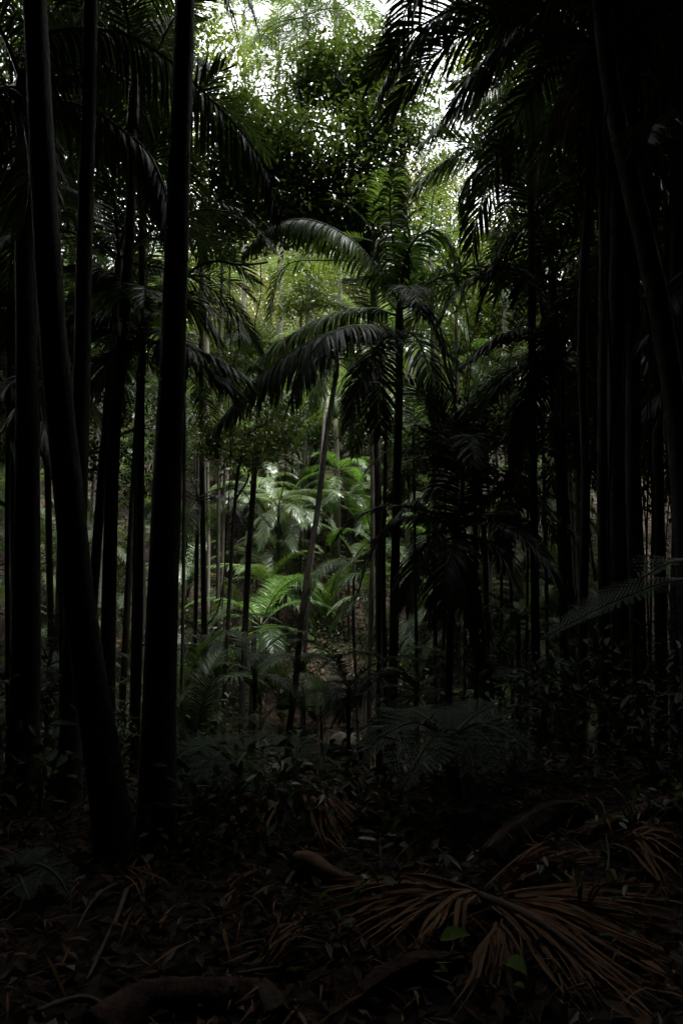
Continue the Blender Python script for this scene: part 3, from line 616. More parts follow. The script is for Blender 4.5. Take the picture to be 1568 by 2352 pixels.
tree('dark leafy tree crowding the upper left corner behind the edge palm', [(40,1600,13),(30,900,13),(40,450,13)], .11, .07,
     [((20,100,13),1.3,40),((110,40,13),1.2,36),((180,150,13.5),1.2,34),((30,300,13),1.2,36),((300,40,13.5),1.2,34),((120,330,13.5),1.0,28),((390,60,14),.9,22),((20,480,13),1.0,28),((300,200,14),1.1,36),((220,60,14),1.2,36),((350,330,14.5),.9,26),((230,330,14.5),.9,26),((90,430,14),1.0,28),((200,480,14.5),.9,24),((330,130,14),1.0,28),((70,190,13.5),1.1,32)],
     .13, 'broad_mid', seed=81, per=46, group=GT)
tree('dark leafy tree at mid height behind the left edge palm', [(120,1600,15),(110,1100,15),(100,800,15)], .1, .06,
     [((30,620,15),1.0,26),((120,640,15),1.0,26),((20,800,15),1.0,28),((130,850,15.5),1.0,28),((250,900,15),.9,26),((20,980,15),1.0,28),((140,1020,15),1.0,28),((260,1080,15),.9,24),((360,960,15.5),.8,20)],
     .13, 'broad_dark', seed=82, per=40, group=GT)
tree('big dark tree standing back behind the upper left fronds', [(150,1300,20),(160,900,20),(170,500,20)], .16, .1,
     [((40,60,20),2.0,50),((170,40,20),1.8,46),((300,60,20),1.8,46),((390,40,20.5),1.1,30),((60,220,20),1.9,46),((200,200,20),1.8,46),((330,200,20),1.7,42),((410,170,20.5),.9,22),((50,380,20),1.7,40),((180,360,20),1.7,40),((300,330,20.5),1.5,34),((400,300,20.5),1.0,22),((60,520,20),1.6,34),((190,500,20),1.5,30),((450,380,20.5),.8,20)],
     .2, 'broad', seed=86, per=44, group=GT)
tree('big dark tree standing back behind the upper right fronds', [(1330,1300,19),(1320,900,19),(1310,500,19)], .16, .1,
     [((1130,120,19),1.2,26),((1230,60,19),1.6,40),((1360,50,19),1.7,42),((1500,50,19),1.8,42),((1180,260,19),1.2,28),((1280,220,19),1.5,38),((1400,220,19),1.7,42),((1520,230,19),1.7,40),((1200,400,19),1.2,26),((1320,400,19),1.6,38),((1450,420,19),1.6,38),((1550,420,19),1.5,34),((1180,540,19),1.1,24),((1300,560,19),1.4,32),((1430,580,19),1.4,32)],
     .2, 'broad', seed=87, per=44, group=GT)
tree('dark spreading tree whose crown roofs over the pale palms from behind', [(700,1300,27),(700,1100,27.2),(705,980,27.5)], .10, .07,
     [((X_, 985+dy, 24.5+k*2.2), (1.5, 1.6, .7), 42) for k in range(4) for X_, dy in ((560,10),(640,-20),(730,0),(820,-15),(900,15))], .17, 'broad_dark', seed=88, per=44, group=GT)
tree('dark spreading tree on the slope behind the dark middle palm', [(960,1300,26),(960,1100,26.2),(960,990,26.5)], .10, .07,
     [((X_, 985+dy, 24.5+k*2.2), (1.4, 1.5, .7), 36) for k in range(3) for X_, dy in ((960,-40),(1040,-20),(1120,0))], .17, 'broad_dark', seed=89, per=44, group=GT)
tree('dark hedge like tree below the sunlit far shrubs', [(540,1300,27),(535,1000,27.5),(530,850,28)], .1, .06,
     [((470,800,28),1.1,34),((540,785,28),1.2,38),((610,790,28),1.1,34),((660,770,28.5),.9,24),((500,850,28),1.1,30),((590,850,28),1.1,30)], .16, 'broad', seed=83, per=42, group=GT)
tree('dark round tree left of the pale arching frond', [(700,1200,25),(695,900,25),(690,720,25)], .08, .05, [((690,650,25),1.0,26),((740,640,25),1.0,24),((650,690,25),.9,20),((720,700,25),.9,20)], .16, 'broad', seed=84, per=40, group=GT)
GH = 'sunlit shrubs on the far slope'
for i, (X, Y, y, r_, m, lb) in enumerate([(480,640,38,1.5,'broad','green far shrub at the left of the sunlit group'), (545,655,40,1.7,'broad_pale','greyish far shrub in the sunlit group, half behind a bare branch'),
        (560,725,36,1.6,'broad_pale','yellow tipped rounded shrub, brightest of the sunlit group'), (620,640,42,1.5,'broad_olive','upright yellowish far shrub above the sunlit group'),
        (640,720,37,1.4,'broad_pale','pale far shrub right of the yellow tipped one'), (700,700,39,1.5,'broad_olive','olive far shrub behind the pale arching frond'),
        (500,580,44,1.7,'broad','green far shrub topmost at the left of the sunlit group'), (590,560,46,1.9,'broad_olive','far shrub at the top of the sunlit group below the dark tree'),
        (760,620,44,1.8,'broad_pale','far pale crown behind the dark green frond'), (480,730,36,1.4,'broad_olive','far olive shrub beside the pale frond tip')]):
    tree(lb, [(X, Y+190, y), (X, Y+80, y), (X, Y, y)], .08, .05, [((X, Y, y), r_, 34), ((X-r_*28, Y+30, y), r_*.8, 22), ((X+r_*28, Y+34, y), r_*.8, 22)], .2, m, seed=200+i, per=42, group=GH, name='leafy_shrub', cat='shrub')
# ================================================================== the far slope, filled with palms and trees
def zone(x, y):
    u = x/y
    return 'left' if u < -.13 else ('right' if u > .13 else 'middle')
rf = random.Random(77); spots = []
def free(x, y, d): return all((x-a)**2+(y-b)**2 > d*d for a, b in spots)
n = 0; tries = 0
while n < 78 and tries < 4000:
    tries += 1; y = rf.uniform(24, 66)*rf.uniform(.75, 1); x = rf.uniform(-.62, .62)*y
    if y < 24 or not free(x, y, 2.3): continue
    u = x/y
    if abs(u) < .16 and y < 29: continue
    spots.append((x, y)); z = hgt(x, y); H = rf.uniform(5.5, 10.5)
    if -.25 < u < .19 and y < 47:
        d = ray(784, 860 if u < 0 else 700); H = min(H, EYE.z + y*d.z/d.y - 2.3 - z)
        if H < 1.2: continue
    if -9 < x < -1 and y < 28: continue
    lean = rf.uniform(-.5, .5); zn = zone(x, y)
    palm({'left': 'far palm seen dimly between the left trunks', 'right': 'far palm seen dimly between the right trunks', 'middle': 'far palm on the slope beyond the creek in the middle gap'}[zn],
         [Vector((x, y, z+.2)), Vector((x+lean*.4, y, z+H*.5)), Vector((x+lean, y, z+H))], .11, .09, 9, .95, rf.choice(['frond', 'frond_lit', 'frond', 'frond_dark']), rf.choice(['bark_pale', 'bark']), 300+n, .8,
         group='palms on the far slope, '+zn, base=False, flare=.2)
    n += 1
CR = []
for k in range(4):
    r_ = random.Random(k+900)
    bl = [((r_.uniform(-1.6, 1.6), r_.uniform(-1.6, 1.6), r_.uniform(-1.3, 1.4)), (1.2, 1.2, .9), 26) for _ in range(9)]
    CR.append(leaf_mesh('crown', bl, .21, 'broad', 900+k, 34))
n = 0; tries = 0
while n < 80 and tries < 4000:
    tries += 1; y = rf.uniform(24, 74) if n < 52 else rf.uniform(50, 66); x = (rf.uniform(-.65, .65) if n < 52 else rf.uniform(-.3, .3))*y
    if not free(x, y, 2.2): continue
    u = x/y
    if abs(u) < .17 and y < 33: continue
    spots.append((x, y)); z = hgt(x, y); H = rf.uniform(4, 9.5); zn = zone(x, y)
    if -.25 < u < .19 and y < 47:
        d = ray(784, 860 if u < 0 else 700); H = min(H, EYE.z + y*d.z/d.y - 2.0 - z)
        if H < 1.2: continue
    if -9 < x < -1 and y < 28: continue
    root = thing('broadleaf_tree', Vector((x, y, z-.1)), {'left': 'far leafy tree seen dimly between the left trunks', 'right': 'far leafy tree seen dimly between the right trunks', 'middle': 'far leafy tree on the slope beyond the creek in the middle gap'}[zn], 'tree', 'leafy trees on the far slope, '+zn)
    trunk_part(root, [Vector((x, y, z-.1)), Vector((x+.2, y, z+H*.5)), Vector((x, y, z+H))], .13, .07, 'bark_dark', n=8)
    o = link('crown', CR[n % 4], root, (0, 0, H)); s = rf.uniform(.8, 1.25)*(1.0 if y < 45 else 1.45); o.scale = (s, s, s*rf.uniform(.8, 1.1)); o.rotation_euler = (0, 0, rf.uniform(0, 6.28))
    o.material_slots[0].link = 'OBJECT'; o.material_slots[0].material = M[rf.choice(['broad', 'broad_olive', 'broad_dark', 'broad', 'broad_pale'])]
    n += 1
# ------------------------------------------------------------------ dim palms left and right of the creek
n = 0; tries = 0
while n < 34 and tries < 4000:
    tries += 1; y = rf.uniform(9.5, 24); sd = rf.choice((-1, 1)); x = sd*rf.uniform(.17, .68)*y
    if sd > 0 and x/y < .29: continue
    if not free(x, y, 1.25): continue
    if sd < 0 and abs(x/y) < .27 and y > 12: continue
    if sd < 0 and y > 17 and abs(x/y) < .5: continue
    spots.append((x, y)); z = hgt(x, y); H = rf.uniform(6.5, 12); lean = rf.uniform(-.4, .4)
    palm('dim slender palm standing in the gloom among the %s trunks' % ('left' if sd < 0 else 'right'), [Vector((x, y, z+.2)), Vector((x+lean*.4, y, z+H*.5)), Vector((x+lean, y, z+H))], rf.uniform(.06, .09), .06, 10, 1.0,
         rf.choice(['frond_dark', 'frond', 'frond_dark']), 'bark', 500+n, .8, group='dim slender palms, %s side' % ('left' if sd < 0 else 'right'), base=False, dead=rf.choice((0, 0, 1)))
    n += 1
n = 0; tries = 0
while n < 36 and tries < 4000:
    tries += 1; y = rf.uniform(8.5, 22); sd = rf.choice((-1, 1)); x = sd*rf.uniform(.2, .62)*y
    if not free(x, y, 1.0): continue
    spots.append((x, y)); z = hgt(x, y); H = rf.uniform(.4, 2.2)
    palm('small young palm low in the gloom on the %s side' % ('left' if sd < 0 else 'right'), [Vector((x, y, z+.05)), Vector((x, y, z+H*.5)), Vector((x, y, z+H))], .04, .03, 9, .5,
         rf.choice(['frond_dark', 'frond']), 'bark', 600+n, .3, group='young palms in the gloom, %s side' % ('left' if sd < 0 else 'right'), base=False)
    n += 1
# ------------------------------------------------------------------ small palms on the far slope
n = 0; tries = 0
while n < 120 and tries < 6000:
    tries += 1; y = rf.uniform(18.5, 50); x = rf.uniform(-.6, .6)*y
    if not free(x, y, 1.0 if y < 32 else 1.5) or (-.19 < x/y < .1 and y < 25.5): continue
    spots.append((x, y)); z = hgt(x, y); H = rf.uniform(.3, 3.4) if y < 30 else rf.uniform(.5, 5); zn = zone(x, y)
    palm({'left': 'low young palm on the far slope behind the left trunks', 'right': 'low young palm on the far slope behind the right trunks', 'middle': 'low young palm on the far slope in the middle gap'}[zn],
         [Vector((x, y, z+.05)), Vector((x, y, z+H*.5)), Vector((x+rf.uniform(-.2, .2), y, z+H))], .06, .045, 9, rf.uniform(.55, .85), rf.choice(['frond', 'frond_lit', 'frond_lit']) if abs(x/y) < .3 else rf.choice(['frond', 'frond_dark']),  # lit leaf colours in the middle gap, shaded ones at the sides
         'bark', 1000+n, .3, group='young palms on the far slope, '+zn, base=False)
    n += 1
bl = []
while len(bl) < 620:
    y = rf.uniform(16.5, 44); x = rf.uniform(-.45, .45)*y
    if y < 20 and abs(x+.5) < 1.3: continue
    bl.append(((x, y, hgt(x, y)+rf.uniform(.1, .45)), (.9, .9, .35), 5))
tag(link('undergrowth', leaf_mesh('undergrowth', bl, .12, 'broad_dark', 991, 34)), 'dark low undergrowth covering the far slope', 'undergrowth', None, 'stuff')
# ------------------------------------------------------------------ the wood on the hills to either side, one mass
bl = []
while len(bl) < 420:
    x = rf.uniform(-62, 62); y = rf.uniform(-14, 72)
    if abs(x) < max(21, .64*y+2) : continue
    bl.append(((x, y, hgt(x, y)+rf.uniform(.5, 6)), (2.6, 2.6, 2.0), 12))
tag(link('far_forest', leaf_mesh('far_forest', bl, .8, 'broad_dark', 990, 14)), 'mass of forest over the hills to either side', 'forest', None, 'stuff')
# ------------------------------------------------------------------ unseen trees added over and around the viewpoint to shade it
CC = []
for k in range(3):
    r_ = random.Random(k+950); bl = []
    for j in range(14):
        a = r_.uniform(0, 6.28); d = r_.uniform(0, 3.2); bl.append(((math.cos(a)*d, math.sin(a)*d, r_.uniform(-1.2, 1.2)), (1.5, 1.5, .9), 24))
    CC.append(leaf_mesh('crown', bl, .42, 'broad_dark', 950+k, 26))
n = 0
for gx in range(-20, 21, 4):
    for gy in range(-18, 16, 4):
        x = gx+rf.uniform(-1, 1); y = gy+rf.uniform(-1, 1)
        if y > 0 and abs(x) < .62*y+3.6 and not (y < 3.5 and abs(x) > 3.4): 
            if y > 10.7: continue
        side = abs(x) > .62*max(y, 0)+4.4 or y < -4
        z = hgt(x, y); zc_ = max(z+rf.uniform(8.5, 12), 2.9+1.05*max(0, y+3.5)+2.2)
        if y > -2.5 and not side:                    # overhead crown added to shade the foreground, trunk placed off to the side
            tx, ty = (x+3.5 if x > 0 else x-3.5), -2.8
            if zc_ > 20.5: continue
        else: tx, ty = x, y
        root = thing('shade_tree', Vector((tx, ty, hgt(tx, ty)-.1)), 'unseen tree added outside the picture to shade the near bank', 'tree', 'unseen trees added to shade the near bank')
        trunk_part(root, [Vector((tx, ty, hgt(tx, ty)-.1)), Vector((tx*.6+x*.4, ty*.6+y*.4, z+(zc_-z)*.6)), Vector((x, y, zc_))], .2, .09, 'bark_dark', n=9)
        o = link('crown', CC[n % 3], root, Vector((x, y, zc_))-root.location); o.rotation_euler = (0, 0, rf.uniform(0, 6.28)); o.scale = (1.0, 1.0, .9)
        if side:                                     # low crowns added to block light from the sides
            for q in range(2):
                o = link('crown', CC[(n+q) % 3], root, Vector((x, y, z+1.5+q*3.6))-root.location); o.rotation_euler = (0, 0, rf.uniform(0, 6.28)); o.scale = (.8, .8, 1.5)
        n += 1
print('canopy trees', n)
# ================================================================== branches and hanging vines
def vine(label, pts, w, name='vine', cat='vine', mat_='bark_dark'):
    P = [px(*q) for q in pts]; mb = MB(); Q = smoothpath(P, 6)
    mb.tube(Q, [w*p.y/3136*(1-.4*i/len(Q)) for i, p in enumerate(Q)], 7, 0, True, .12)
    solo(name, mb, [M[mat_]], P[0], label, cat)
vine('thin vine hanging straight down from the bare branch left of centre', [(533,560,12.5),(527,640,12.5),(531,760,12.4),(526,900,12.3),(530,1050,12.2),(522,1200,12),(510,1400,11.8)], 4)
vine('bowed woody vine looping beside the slender trunk right of centre', [(930,700,13),(975,715,13),(1005,770,13),(1025,850,13),(1042,910,13),(1046,1000,13)], 9)
vine('dark vine sagging in a curve left of the lit clump', [(520,1180,12),(515,1320,12),(500,1400,12),(470,1440,12),(440,1455,12)], 4)
vine('twisted vine running down beside the rope seamed trunk', [(1398,300,6.6),(1390,600,6.5),(1404,900,6.4),(1396,1200,6.3),(1408,1500,6.1),(1402,1740,6.0)], 8)
vine('slack vine hanging beside the thickest upright trunk', [(1486,200,6.6),(1478,560,6.4),(1492,900,6.3),(1484,1250,6.2),(1490,1500,6.1)], 6)
vine('bare dark branch with twigs reaching right past the tallest left trunk', [(420,640,11),(455,612,11),(500,600,11.1),(545,608,11.2),(590,606,11.3),(616,602,11.3)], 8, 'bare_branch', 'branch')
rg = random.Random(21)
for i in range(16):
    X = rg.uniform(1315, 1560); Y0 = rg.uniform(-60, 300); Y1 = rg.uniform(700, 1700); y = rg.uniform(5.9, 8.2)
    P = [px(X+rg.uniform(-10, 10), Y0+(Y1-Y0)*k/7, y+rg.uniform(-.12, .12)) for k in range(8)]
    mb = MB(); Q = smoothpath(P, 4); w_ = rg.uniform(.006, .02); mb.tube(Q, [w_*(1-.4*k/len(Q)) for k in range(len(Q))], 6, 0, True, .15)
    solo('hanging_vine', mb, [M['bark_dark']], P[0], 'dark vine hanging among the right hand trunk cluster', 'vine', 'vines hanging in the right hand trunk cluster')
for i in range(12):
    X = rg.choice((rg.uniform(440, 760), rg.uniform(960, 1280))); Y0 = rg.uniform(500, 900); Y1 = Y0+rg.uniform(250, 700); y = rg.uniform(10, 16)
    P = [px(X+rg.uniform(-14, 14), Y0+(Y1-Y0)*k/6, y+rg.uniform(-.2, .2)) for k in range(7)]
    mb = MB(); Q = smoothpath(P, 4); mb.tube(Q, [.012*(1-.4*k/len(Q)) for k in range(len(Q))], 5, 0, True, .1)
    solo('hanging_vine', mb, [M['bark_dark']], P[0], 'thin slack vine hanging in the middle distance', 'vine', 'thin vines of the middle distance')
c = px(990, 645, 15.1); root = thing('epiphyte', c, 'dark clump of epiphyte leaves on the slender trunk right of centre', 'plant')
link('foliage', leaf_mesh('foliage', [((0, 0, 0), (.14, .14, .42), 40)], .16, 'broad_dark', 77, 10, .9), root)
# ================================================================== tree ferns
def fern_frond(mb, P, Lp, n, rg, pin=16, droop=.5, wd=.011):
    P = smoothpath(P, 5); N = len(P); mb.tube(P, [.012*(1-.8*i/(N-1))+.002 for i in range(N)], 5, 1)
    acc = [0]
    for i in range(1, N): acc.append(acc[-1]+(P[i]-P[i-1]).length)
    gap = acc[-1]*.9/n
    for i in range(n):
        t = .08+.9*(i+.5)/n; s = t*acc[-1]; k = 1
        while k < N-1 and acc[k] < s: k += 1
        p = P[k-1].lerp(P[k], (s-acc[k-1])/max(1e-6, acc[k]-acc[k-1])); T = (P[k]-P[k-1]).normalized()
        S = T.cross(Vector((0, 0, 1))); S = S.normalized() if S.length > .05 else Vector((1, 0, 0)); U = S.cross(T)
        for sd in (-1, 1):
            l = Lp*(min(1, .35+2.2*t) if t < .45 else max(.06, 1-((t-.45)/.55)**1.5))*rg.uniform(.92, 1.05)
            a = R(68-22*t); d = (S*(sd*math.sin(a))+T*math.cos(a)+Vector((0, 0, .12))).normalized(); c = p.copy(); m = max(4, int(pin*l/Lp)); st = l/m
            for j in range(m):
                u = j/m; d = (d+Vector((0, 0, -droop*st*2.2*u))).normalized(); c2 = c+d*st
                q = T - d*T.dot(d); q.normalize(); ll = gap*(.62-.4*u**1.5)+.004
                for e in (-1, 1):
                    v = (q*e+d*.35+Vector((0, 0, -.22))).normalized(); b = len(mb.v); wv = d*(st*.43)
                    mb.v += [c-wv*.3, c+v*ll*.6-wv*.5+wv*.3, c+v*ll+wv*.4, c+v*ll*.5+wv*1.25, c+wv*1.3]
                    mb.f.append((b, b+1, b+2, b+3, b+4)); mb.m.append(0)
                c = c2
def tree_fern(label, X, Y, y, fronds, Lp=.34, seed=1, r=.05, n=26):
    c = px(X, Y, y); P = [Vector((c.x+.05, y, min(hgt(c.x, y), c.z-.25)-.1)), Vector((c.x+.02, y, c.z-.15)), c]; root = thing('tree_fern', P[0], label, 'fern', 'ferns of the near bank')
    mb = MB(); Q = smoothpath(P, 5); mb.tube(Q, [r*(1+.2*mnoise.noise(q*6)) for q in Q], 9, 0, True, .25); part('trunk', mb, [M['bark_dark']], root)
    for i, fr in enumerate(fronds):
        mb = MB(); fern_frond(mb, [c]+[px(*q) for q in fr], Lp, n, random.Random(seed*9+i)); part('frond', mb, [M['fern'], M['rachis']], root)
tree_fern('tree fern in front of the dark middle palm, fronds spreading both ways', 1030, 1700, 5.2, [[(960,1660,5.1),(880,1690,5.0),(810,1760,4.9)], [(1100,1660,5.1),(1180,1690,5.0),(1250,1760,4.9)], [(1000,1690,4.8),(960,1740,4.5),(920,1820,4.3)],
          [(1050,1690,4.8),(1080,1740,4.5),(1090,1830,4.3)], [(1090,1680,4.9),(1150,1740,4.6),(1200,1830,4.5)], [(980,1650,5.5),(930,1630,5.9),(880,1650,6.2)], [(1080,1650,5.5),(1140,1620,5.9),(1200,1640,6.2)], [(1030,1650,5.6),(1025,1630,6.2)]], seed=1)
tree_fern('tree fern right of the tallest left trunk, low and spreading', 545, 1760, 5.8, [[(490,1715,5.7),(430,1720,5.6),(385,1760,5.5)], [(610,1715,5.7),(680,1725,5.6),(740,1770,5.5)], [(530,1750,5.4),(500,1800,5.1),(470,1870,5.0)], [(570,1750,5.4),(610,1800,5.1),(640,1880,5.0)],
          [(520,1720,6.1),(480,1690,6.5)], [(580,1720,6.1),(630,1690,6.5),(680,1700,6.8)], [(500,1745,5.5),(440,1790,5.2),(400,1850,5.1)]], seed=2)
tree_fern('tree fern at the right edge with one long frond reaching left', 1640, 1330, 4.6, [[(1540,1335,4.4),(1450,1365,4.3),(1350,1410,4.25),(1240,1470,4.2)], [(1600,1290,4.3),(1540,1290,4.1),(1470,1330,4.0)], [(1650,1420,4.2),(1600,1500,4.0)]], Lp=.36, seed=3, n=34)
tree_fern('small fern at the lower left edge', 40, 2010, 3.9, [[(80,1985,3.8),(130,2010,3.7),(160,2060,3.6)], [(10,1990,3.8),(-40,2020,3.7)], [(60,1970,4.1),(100,1945,4.3)], [(50,2020,3.6),(70,2070,3.4)]], Lp=.15, seed=4, r=.02, n=12)
tree_fern('bright green fern lit on the far creek bank', 735, 1600, 15.5, [[(700,1590,15.3),(670,1610,15.1)], [(770,1590,15.3),(800,1612,15.1)], [(725,1605,15.1),(712,1640,14.9)], [(745,1605,15.1),(768,1640,14.9)], [(735,1570,15.7),(735,1560,16)]], Lp=.4, seed=5, r=.04, n=18)
tree_fern('dim fern deep among the right stems', 1240, 1560, 7.5, [[(1190,1535,7.3),(1130,1560,7.2)], [(1290,1535,7.3),(1340,1570,7.2)], [(1225,1570,7.1),(1200,1630,6.9)], [(1255,1570,7.1),(1280,1640,6.9)], [(1240,1530,7.8),(1245,1520,8.1)]], Lp=.3, seed=6, r=.04, n=22)
# ================================================================== low plants of the near bank
def shrub(label, X, Y, y, h, rad, size, m, seed, k=24, per=10, name='leafy_plant', asp=.45):
    c = px(X, Y, y); z = hgt(c.x, y); root = thing(name, Vector((c.x, y, z-.03)), label, 'plant', 'low leafy plants of the bank'); rg = random.Random(seed); mb = MB()
    for j in range(5):
        e = Vector((c.x+rg.uniform(-rad, rad)*.7, y+rg.uniform(-rad, rad)*.7, z+h*rg.uniform(.7, 1.1))); b0 = Vector((c.x, y, z-.03))
        q = smoothpath([b0, b0.lerp(e, .5)+Vector((0, 0, .08)), e], 4); mb.tube(q, [.008*(1-.6*i/len(q)) for i in range(len(q))], 5, 0)
    part('stems', mb, [M['stick']], root); link('foliage', leaf_mesh('foliage', [((0, 0, h*.65), (rad, rad, h*.5), k)], size, m, seed, per, .5, asp), root)
SH = [('dense dark bush right of the tallest left trunk below the thin lit trunks', 480, 1560, 13, 2.0, .9, .13, 'broad_mid', 46, 12), ('dark bush left of the long curved trunk foot', 560, 1600, 13.5, 1.3, .8, .12, 'broad_mid', 40, 12),
      ('tall leafy bush behind the thin trunks left of centre', 450, 1340, 17, 3.2, 1.1, .15, 'broad_mid', 56, 12), ('leafy bush in the dark hollow right of the curved trunk', 790, 1330, 22, 2.2, 1.2, .15, 'broad_dark', 50, 12),
      ('tall dim bush between the right of centre stems', 1010, 1420, 13, 2.6, .9, .13, 'broad_mid', 50, 12), ('dim bush left of the right trunk cluster at knee height', 1200, 1620, 10, 1.6, .9, .12, 'broad_mid', 46, 12),
      ('small plant with bluish drooping leaves at the foot of the left trunks', 95, 1880, 5.1, .5, .28, .16, 'fern', 12, 10), ('low dark plant in front of the tallest left trunk', 470, 1900, 4.4, .35, .35, .10, 'broad_dark', 22, 10),
      ('low bush right of the low spreading tree fern', 690, 1850, 5.0, .5, .45, .11, 'broad', 26, 10), ('leafy tangle below the middle tree fern', 850, 1850, 4.9, .5, .45, .10, 'broad_dark', 26, 10),
      ('dark bush at the right below the trunk cluster', 1330, 1780, 5.6, .8, .7, .11, 'broad_dark', 40, 12), ('dark bush at the right edge below the leaning trunk', 1500, 1760, 5.2, .9, .7, .10, 'broad_dark', 40, 12),
      ('sprig of pale leaves at the far right above the logs', 1460, 1830, 4.2, .3, .3, .07, 'broad', 16, 7), ('plant with broad pale leaves in the litter right of the tube', 890, 1990, 3.6, .18, .22, .10, 'broad', 9, 6),
      ('low green seedlings in the litter centre left', 640, 2080, 3.3, .12, .3, .06, 'broad', 10, 6), ('seedlings by the dead fan at the right', 1330, 2010, 3.4, .2, .3, .07, 'broad', 12, 7),
      ('bush with lit yellow green leaves left of the tallest trunk', 290, 1440, 9.5, .9, .45, .10, 'broad_olive', 22, 9), ('dim leafy bush at the foot of the brownish trunk', 280, 1600, 8.4, .7, .5, .10, 'broad', 26, 9),
      ('leafy bush right behind the tallest left trunk', 430, 1500, 10.5, 1.2, .7, .12, 'broad', 40, 10), ('bush with small lit leaves left of the lit clump', 420, 1410, 12, 2.2, .6, .12, 'broad', 30, 10),
      ('leafy bush on the far bank right of the lit clump', 740, 1490, 18.5, 1.0, 1.0, .13, 'broad_olive', 40, 10), ('leafy bush on the far bank under the palm with two fronds', 880, 1500, 18, 1.2, 1.0, .13, 'broad', 40, 10),
      ('shrub in the dim right among thin stems', 1120, 1540, 11.5, 1.3, .9, .12, 'broad', 44, 10), ('shrub at the creek edge left of the thin stems', 640, 1660, 11.5, .7, .6, .11, 'broad_dark', 30, 10), ('shrub low at the right creek edge', 1010, 1660, 9, .9, .7, .1, 'broad_dark', 36, 10),
      ('bushy plant at the left edge under the edge palm', 20, 1720, 7.0, 1.0, .7, .12, 'broad_dark', 36, 10), ('bushy plant between the left trunks at their feet', 220, 1700, 6.6, .8, .4, .11, 'broad', 26, 10)]
for i, s in enumerate(SH): shrub(s[0], s[1], s[2], s[3], s[4], s[5], s[6], s[7], 800+i, s[8], s[9])
# ================================================================== stones of the creek
def stone(label, X, Y, y, r_, seed):
    c = px(X, Y, y); z = max(hgt(c.x, c.y), -2.7); rg = random.Random(seed); mb = MB(); nu, nv = 14, 9
    for j in range(nv):
        for i in range(nu):
            th = 2*math.pi*i/nu; ph = math.pi*j/(nv-1); d = Vector((math.cos(th)*math.sin(ph), math.sin(th)*math.sin(ph), math.cos(ph)))
            k = r_*(1+.35*mnoise.noise(d*1.3+Vector((seed, 0, 0)))); mb.v.append(Vector((c.x, c.y, z+r_*.12))+Vector((d.x*k*1.3, d.y*k, d.z*k*.6)))
    for j in range(nv-1):
        for i in range(nu):
            a = j*nu+i; b = j*nu+(i+1) % nu; mb.f.append((a, b, b+nu, a+nu)); mb.m.append(0)
    solo('stone', mb, [M['rock']], (c.x, c.y, z), label, 'stone', 'stones along the creek')
ST = [('pale stone lit at the creek bend below the curved trunk', 655, 1590, 16, .35), ('flat pale stone beside the lit fern', 690, 1640, 14.5, .3), ('wide stone left of the curved trunk foot', 600, 1650, 14.5, .45), ('bright stone seen low through the hanging leaves', 845, 1775, 12.0, .35),
      ('small bright stone below the dark middle palm', 862, 1720, 12.8, .25), ('stone at the dim right creek edge', 1030, 1620, 13.5, .4), ('stone in the creek left of the lit clump', 530, 1640, 14.8, .4), ('rounded stone on the lit far bank', 800, 1590, 17, .4)]
for i, (lb, X, Y, y, r_) in enumerate(ST): stone(lb, X, Y, y, r_, 60+i)
# ================================================================== fallen fronds, logs, sticks and leaf litter
def G(X, Y, lift=.03): return hit(X, Y) + Vector((0, 0, lift))
def fan(label, hub, tips, wd, seed, lift=.10, mats='dead', hubh=.06, spread=.04):
    rg = random.Random(seed); h = G(*hub, hubh); root = thing('fallen_frond', h, label, 'dead frond'); mb = MB(); stem = MB()
    tips = [(a+rg.gauss(0, 9), b+rg.gauss(0, 7)) for a, b in tips for _ in range(2)]
    for tp in tips:
        e = G(tp[0], tp[1], rg.uniform(.01, .06)); st = h + (e-h)*rg.uniform(.0, .12) + Vector((rg.uniform(-spread, spread), rg.uniform(-spread, spread), 0))
        side = (e-st).cross(Vector((0, 0, 1))).normalized(); m1 = st.lerp(e, .35)+Vector((0, 0, lift*rg.uniform(.5, 1.3)))+side*rg.uniform(-.03, .03); m2 = st.lerp(e, .72)+Vector((0, 0, lift*rg.uniform(.3, .9)))+side*rg.uniform(-.04, .04)
        q = smoothpath([st, m1, m2, e], 3); N = len(q); w0 = wd*rg.uniform(.4, .8); wv = []; tw = rg.uniform(-.8, .8)
        for i in range(N):
            t = (q[min(i+1, N-1)]-q[max(i-1, 0)]).normalized(); a = t.cross(Vector((0, 0, 1))).normalized(); wv.append(a*math.cos(tw)+t.cross(a)*math.sin(tw))
        mb.strip(q, [w0*(.55 if i == 0 else (1 if i/(N-1) < .6 else max(.1, (1-i/(N-1))/.4))) for i in range(N)], wv, 0, .35, Vector((0, 0, 1)))
    part('leaflets', mb, [M[mats]], root); return root
rg = random.Random(4)
def arcfan(cx, cy_, a0, a1, r0, r1, n, asp=.55):
    o = []
    for i in range(n):
        a = R(a0+(a1-a0)*(i+.5)/n+rg.uniform(-2, 2)); r_ = rg.uniform(r0, r1); o.append((cx+math.cos(a)*r_, cy_+math.sin(a)*r_*asp))
    return o
rt = fan('orange brown dead palm frond splayed to the left in the litter', (1085, 2078), arcfan(1085, 2078, 140, 186, 330, 410, 14, .62)+arcfan(1085, 2078, 105, 138, 170, 260, 6, .8), .014, 1, .05, 'dead')
mb = MB(); q = smoothpath([G(1095,2078,.05), G(1020,2068,.09), G(940,2058,.10), G(860,2062,.06)], 5); mb.tube(q, [.022*(1-.7*i/len(q)) for i in range(len(q))], 7, 0); part('rachis', mb, [M['stick']], rt)
rt = fan('large brown dead palm frond spread across the lower right', (1120, 2090), arcfan(1120, 2090, -6, 30, 420, 560, 20, .8)+arcfan(1120, 2090, 30, 60, 380, 520, 14, .8), .011, 2, .05, 'dead')
